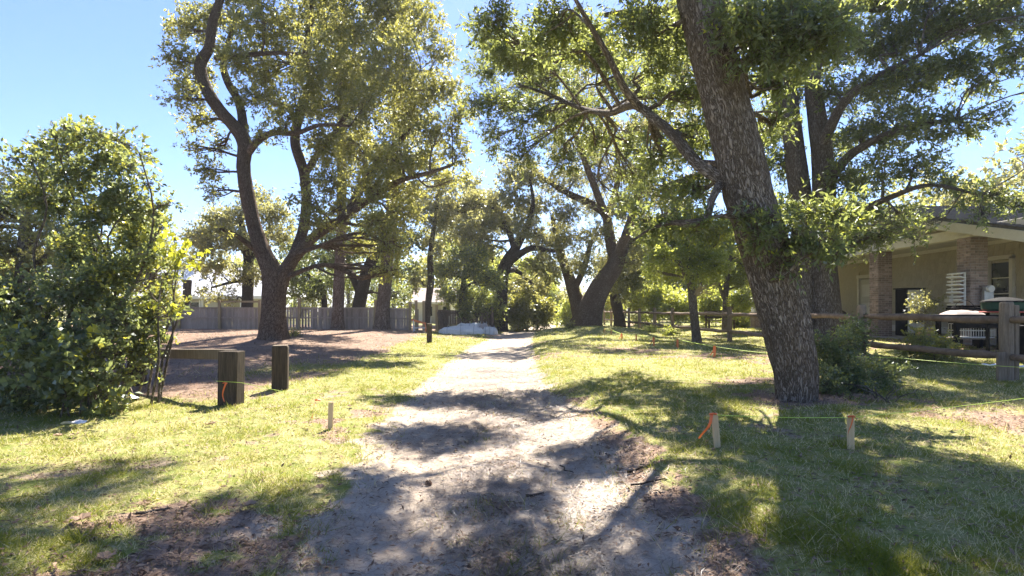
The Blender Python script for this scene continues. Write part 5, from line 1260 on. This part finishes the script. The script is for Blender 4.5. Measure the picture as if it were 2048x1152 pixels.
# ------------------------------------------------------------------ survey stakes, flagging tape and string
def ribbon(t, p, dx, ln, wd=.028, seed=0):
    """hanging flagging tape: a twisted strip from p"""
    n = 9; V = []
    for i in range(n):
        s = i / (n - 1); a = .4 + 1.6 * s + seed
        c = np.array([p[0] + dx * s + .012 * math.sin(6 * s + seed), p[1] - .02 - .02 * math.sin(3 * s), p[2] + .03 * math.sin(math.pi * min(1, s * 2.2)) * (1 - s) - ln * s])
        d = np.array([math.cos(a * .5), math.sin(a * .5) * .6, .18]) * wd / 2 * (1 - .15 * s)
        V += [c - d, c + d]
    m = MB(); m.add(V, [(2 * i, 2 * i + 1, 2 * i + 3, 2 * i + 2) for i in range(n - 1)])
    k = MB(); k.tube([(p[0] - .028, p[1] - .02, p[2]), (p[0], p[1] - .036, p[2] + .008), (p[0] + .028, p[1] - .02, p[2])], [.008] * 3, 6)
    r = m.build('flag_tape', 'orange', t); k.build('knot', 'orange', r)
    return r
def stake(px, py, top_py, wd, lab, lean=0, rib=(0, .1), mat='new_wood', grp='survey stakes'):
    g = G(px, py); s = g[1] / F; top = EYE - (top_py - HZ) * s
    t = thing('survey_stake', lab, 'stake', g, grp)
    a = np.array([g[0], g[1], g[2] - .1]); b = np.array([g[0] + lean, g[1], top])
    m = MB(); d = unit(b - a); u = np.array([1., 0, -d[0]]); 
    w2, d2 = wd / 2, .011
    P = [q + np.array([sx * w2, sy * d2, 0]) for q in (a, b) for sx, sy in ((-1, -1), (1, -1), (1, 1), (-1, 1))]
    m.add(P, [(3, 2, 1, 0), (4, 5, 6, 7), (0, 1, 5, 4), (1, 2, 6, 5), (2, 3, 7, 6), (3, 0, 4, 7)]).build('stake', mat, t, .002)
    if rib: ribbon(t, (b[0] + rib[0] * .12 - .01, b[1] - .012, b[2] - .004), rib[0], rib[1], max(.026, 1.6 * g[1] / F), seed=px * .1)
    return b - np.array([0, .02, .012])
def string(name_label, pts, sag=.01, r=.0024):
    P = []
    for a, b in zip(pts[:-1], pts[1:]):
        for s in np.linspace(0, 1, 9, endpoint=False): P.append(a + (b - a) * s - np.array([0, 0, 4 * sag * s * (1 - s)]))
    P.append(pts[-1])
    R = [max(r, .00042 * abs(p[1])) for p in P]
    t = MB().tube(P, R, 5); o = t.build('string_line', 'string'); tag(o, name_label, 'string')
A = stake(1437, 896, 826, .052, 'pale survey stake tilted left with orange tape blowing to the lane side', -.035, (-.105, .20))
B = stake(1702, 901, 831, .052, 'pale upright survey stake in the shaded grass with hanging orange tape', -.004, (-.03, .17))
Cc = stake(660, 859, 804, .05, 'pale survey stake in the sunlit lawn left of the lane', .01, None)
E = W(2150, 783, 5.0)
t_end = thing('survey_stake', 'pale survey stake holding the string by the right yard', 'stake', (E[0], E[1], ztf(E[0], E[1])), 'survey stakes')
MB().box((E[0], E[1] + .02, (E[2] + ztf(E[0], E[1])) / 2 - .04), (.05, .022, E[2] - ztf(E[0], E[1]) + .1)).build('stake', 'new_wood', t_end)
string('lime green string between the two near stakes and on towards the yard', [A, B, E])
p1 = W(432, 762, G(455, 812)[1] - .05)
string('lime green string from the lawn stake to the thick barrier post', [Cc, W(640, 799, Cc[1] + .12), p1 + np.array([.32, 0, -.02]), p1], 0.0)
# tapes tied to that string
pf = W(452, 766, G(455, 812)[1] - .08)
t = thing('tape_flag', 'orange tape strip hanging on the string before the thick barrier post', 'tape', pf)
ribbon(t, pf, -.02, .24, .035, 1.2)
pf = W(637, 800, Cc[1] + .05)
t = thing('tape_flag', 'orange tape strip drooping from the string beside the lawn stake', 'tape', pf)
ribbon(t, pf, -.075, .19, .026, 2.2)
far = []
for k, (px, py, tp) in enumerate([(1428.6, 715, 692), (1356, 697, 678), (1307.6, 692, 675), (1272, 682, 669), (1243.6, 679, 667), (1223, 669, 660), (1210, 668, 659)]):
    names = ['taped survey stake in the shaded grass where the far string starts', 'taped survey stake beside the small tree in the fence line', 'taped survey stake in the sunny patch along the log fence', 'taped survey stake fourth along the string on the log fence side', 'taped survey stake fifth along the string past the sunny patch', 'tiny taped survey stake close to the leaning live oak', 'tiny taped survey stake nearest the leaning live oak trunk']
    far.append(stake(px, py, tp, .05, names[k], random.uniform(-.02, .02), (-.05 if k % 2 else -.1, .22), 'orange_paint' if k < 5 else 'new_wood', 'survey stakes'))
string('lime green string along the taped stakes beside the log fence', far[::-1] + [W(1530, 706, 12.6), W(1800, 716, 9.3), W(2048, 735, 7.4), W(2200, 746, 6.6)], 0.01)
g = W(2200, 746, 6.6)
t = thing('survey_stake', 'pale survey stake ending the far string in the yard', 'stake', (g[0], g[1], ztf(g[0], g[1])), 'survey stakes')
MB().box((g[0], g[1] + .02, (g[2] + ztf(g[0], g[1])) / 2 - .04), (.05, .022, g[2] - ztf(g[0], g[1]) + .1)).build('stake', 'new_wood', t)

# ------------------------------------------------------------------ small things on the ground
def cone_thing(px, py, lab):
    g = G(px, py); t = thing('pine_cone', lab, 'pine cone', g, 'pine cones')
    m = MB(); m.lathe((g[0], g[1], g[2] - .005), [(.006, 0), (.016, .010), (.02, .02), (.014, .032), (.005, .042)], 9); m.build('core', 'cone', t)
    P = []; D = []
    for i in range(60):
        h = (i + .5) / 60; a = i * 2.4; r = .017 * math.sin(math.pi * min(.95, .15 + h * .8)) 
        P.append((g[0] + r * math.cos(a), g[1] + r * math.sin(a), g[2] + h * .04)); D.append((math.cos(a), math.sin(a), .25))
    leaf_mesh('scales', np.array(P), np.array(D), .013, .012, RNG.random(60), 'needle', t)['kind'] = 'stuff'
cone_thing(857, 972, 'round pine cone lying alone on the sunlit sand of the lane')
def stick(px, py, px2, py2, r, lab, mat='bark_grey'):
    a, b = G(px, py), G(px2, py2); k = 7
    P = [a + (b - a) * s + np.array([.02 * math.sin(9 * s), .015 * math.cos(7 * s), r * 1.2 + .006]) for s in np.linspace(0, 1, k)]
    for q in P: q[2] = max(q[2], ztf(q[0], q[1]) + r)
    V, Q, UV = tube(P, [r * (1 - .5 * i / k) for i in range(k)], 7, .15)
    o = link('stick', quads_mesh('stick', V, Q, uv=UV, smooth=True), mat); tag(o, lab, 'stick', 'sticks on the ground')
stick(268, 1034, 335, 1023, .010, 'pale bare stick lying on the patchy lawn', 'bark_grey')
stick(1052, 998, 1085, 992, .010, 'dark short stick on the sand of the lane', 'bark_dark')
stick(1255, 950, 1300, 935, .012, 'dark stick at the foot of the right bank', 'bark_dark')
stick(1120, 935, 1145, 950, .006, 'thin twig with needles on the shaded sand', 'bark_dark')
stick(1640, 745, 1600, 700, .006, 'thin pale twig caught in the brush by the oak trunk', 'bark_grey')
stick(1262, 975, 1330, 962, .008, 'thin dark stick beside the lane edge leaves', 'bark_dark')
# big dry leaves
def big_leaf(px, py, L, ang, lab):
    g = G(px, py); n = 13; V = [(0, 0, 0)]; Fc = []
    for i in range(n):
        a = -2.6 + 5.2 * i / (n - 1); r = L * (.55 + .45 * math.cos(a * .55)) * (1 if i % 2 else .72)
        V.append((r * math.cos(a), r * math.sin(a), L * .22 * abs(math.sin(a * 1.5)) + .01))
    for i in range(1, n): Fc.append((0, i, i + 1))
    me = bpy.data.meshes.new('dry_leaf'); me.from_pydata(V, [], Fc)
    o = link('dry_leaf', me, 'leaf_dead', None, g + np.array([0, 0, .03]), (0, 0, ang)); tag(o, lab, 'leaf', 'large dry leaves')
    me.attributes.new('v', 'FLOAT', 'FACE').data.foreach_set('value', [random.uniform(.3, .8)] * len(me.polygons))
for k, (px, py, L) in enumerate([(418, 855, .07), (700, 818, .05), (163, 1050, .07), (120, 878, .06), (150, 876, .06), (492, 1022, .07), (210, 1130, .06), (640, 985, .05)]):
    big_leaf(px, py, L, k * 1.3, ['large pale dry leaf on the lawn before the barrier post', 'small brown curled leaf right of the lawn stake', 'large rusty dry leaf on the patchy lawn', 'orange dry leaf near the white paper scrap', 'rusty curled leaf near the white paper scrap', 'pale dry leaf at the edge of the tree shadow', 'reddish dry leaf in the sparse near lawn', 'dry leaf fallen at the sandy lane edge'][k])

# ------------------------------------------------------------------ buildings beyond
def far_house():
    Yh = 52.0; x0, x1 = W(250, 0, Yh)[0], W(560, 0, Yh)[0]; xm = (x0 + x1) / 2; z = ztf(xm, Yh)
    h = thing('white_roof_house', 'low house with a bright white metal roof behind the grey fence', 'house', (xm, Yh, z))
    MB().box((xm - 2.0, Yh + 3.2, 1.3), (x1 - x0 - 5, 5.5, 2.6)).build('wall', 'beige', h)
    r = MB(); zr, ze = 5.4, 2.55; ya, yb = Yh - 1.2, Yh + 7.5; ym = (ya + yb) / 2
    r.add([(x0, ya, ze), (x1, ya, ze), (x1 - 2, ym, zr), (x0 + 2, ym, zr), (x1, yb, ze), (x0, yb, ze)], [(0, 1, 2, 3), (1, 4, 2), (4, 5, 3, 2), (5, 0, 3), (0, 5, 4, 1)])
    roof = r.build('roof', 'roof_white', h)
    for k in range(22):
        s = (k + .5) / 22; xa = x0 + (x1 - x0) * s; xb = x0 + 2 + (x1 - x0 - 4) * s
        MB().bar((xa, ya, ze + .02), (xb, ym, zr + .02), .04, .05).build('roof_seam', 'roof_white', roof)
    MB().box((xm, ya - .02, ze - .12), (x1 - x0, .06, .28)).build('fascia', 'white', roof)
    for px in (400, 405, 440, 482, 528): x = W(px, 0, Yh - .8)[0]; MB().box((x, Yh - .8, 1.25), (.14, .14, 2.5)).build('porch_post', 'white', h)
    d = MB().box((W(425, 0, Yh + .4)[0], Yh + .42, 1.2), (.95, .06, 2.1)).build('door', 'white', h); 
    MB().box((W(425, 0, Yh + .4)[0] + .35, Yh + .37, 1.2), (.05, .05, .14)).build('handle', 'black', d)
    w = MB().box((W(388, 0, Yh + .4)[0], Yh + .42, 1.6), (1.3, .06, 1.0)).build('window', 'white', h); MB().box((W(388, 0, Yh + .4)[0], Yh + .37, 1.6), (1.1, .04, .8)).build('pane', 'glass', w)
    Yh = 46.0; x0, x1 = W(828, 0, Yh)[0], W(905, 0, Yh)[0]; xm = (x0 + x1) / 2
    h = thing('pink_roof_house', 'small white house with a pinkish grey roof behind the slender crooked tree', 'house', (xm, Yh, ztf(xm, Yh)))
    MB().box((xm, Yh + 2, 1.05), (x1 - x0 - .4, 3.6, 2.1)).build('wall', 'white', h)
    r = MB(); r.add([(x0 - .3, Yh - .2, 1.9), (x1 + .3, Yh - .2, 1.9), (x1 + .3, Yh + 2, 3.15), (x0 - .3, Yh + 2, 3.15), (x0 - .3, Yh + 4.2, 1.9), (x1 + .3, Yh + 4.2, 1.9)], [(0, 1, 2, 3), (3, 2, 5, 4), (0, 3, 4), (1, 5, 2), (0, 4, 5, 1)])
    rf = r.build('roof', 'roof_pink', h); MB().box((xm, Yh - .22, 1.86), (x1 - x0 + .6, .05, .16)).build('fascia', 'white', rf)
    for px in (858, 893):
        w = MB().box((W(px, 0, Yh + .2)[0], Yh + .17, 1.2), (.7, .06, .9)).build('window', 'trim', h); MB().box((W(px, 0, Yh + .2)[0], Yh + .13, 1.2), (.56, .04, .76)).build('pane', 'glass', w)
    MB().box((W(873, 0, Yh + .2)[0], Yh + .17, .95), (.8, .05, 1.8)).build('door', 'beige', h)
    # small white gazebo far down the lane
    Yg = 78.0; c = W(1104, 0, Yg); z = ztf(c[0], Yg)
    g = thing('white_gazebo', 'tiny white roofed shelter far away past the bend of the lane', 'shelter', (c[0], Yg, z))
    MB().lathe((c[0], Yg, z + 1.55), [(1.25, 0), (.7, .45), (.12, .85), (.05, 1.1)], 8).build('roof', 'roof_white', g)
    for a in range(6): MB().box((c[0] + .85 * math.cos(a * 1.047), Yg + .85 * math.sin(a * 1.047), z + .8), (.14, .14, 1.6)).build('post', 'white', g)
    MB().lathe((c[0], Yg, z - .05), [(1.1, 0), (1.1, .2)], 8).build('floor', 'white', g)
    c = W(1114, 0, 44.0); z = ztf(c[0], 44.0)
    g = thing('mailbox', 'dark mailbox on a post beside the lane bend', 'mailbox', (c[0], 44.0, z))
    MB().box((c[0], 44.0, z + .5), (.11, .11, 1.1)).build('post', 'old_timber', g)
    MB().box((c[0], 43.95, z + 1.13), (.2, .46, .22)).build('box', 'black', g, .04)
    MB().box((c[0] + .11, 43.85, z + 1.25), (.015, .03, .16)).build('flag', 'red_paint', g)
    # parked trailer-like garden seat in the yard beyond the log fence
    c = W(1450, 0, 27.0); z = ztf(c[0], 27.0)
    g = thing('garden_bench', 'dark garden bench on the grass beyond the log fence under thin trees', 'bench', (c[0], 27.6, z))
    x, y = c[0], 27.6
    for k in range(3): MB().box((x, y - .18 + k * .16, z + .45), (1.4, .12, .04)).build('seat_slat', 'old_timber', g)
    for k in range(3): MB().box((x, y + .24, z + .6 + k * .14), (1.4, .04, .1)).build('back_slat', 'old_timber', g)
    for sx in (-.6, .6):
        MB().box((x + sx, y - .18, z + .22), (.07, .07, .44)).build('leg', 'old_timber', g); MB().box((x + sx, y + .27, z + .47), (.07, .06, .95)).build('leg', 'old_timber', g)
far_house()

# ------------------------------------------------------------------ the thin summer haze of the place
def haze():
    m = bpy.data.materials.new('air_haze'); m.use_nodes = True; nt = m.node_tree; nt.nodes.clear()
    out = nt.nodes.new('ShaderNodeOutputMaterial'); v = nt.nodes.new('ShaderNodeVolumePrincipled')
    v.inputs['Color'].default_value = (.93, .96, 1, 1); v.inputs['Density'].default_value = .0006; v.inputs['Anisotropy'].default_value = .35
    nt.links.new(v.outputs[0], out.inputs['Volume'])
    b = MB().box((0, 208, 9.5), (1720, 440, 22)); o = b.build('haze', None); o.data.materials.append(m)
    tag(o, 'thin pale summer haze over the whole place', 'haze', kind='stuff')
haze()
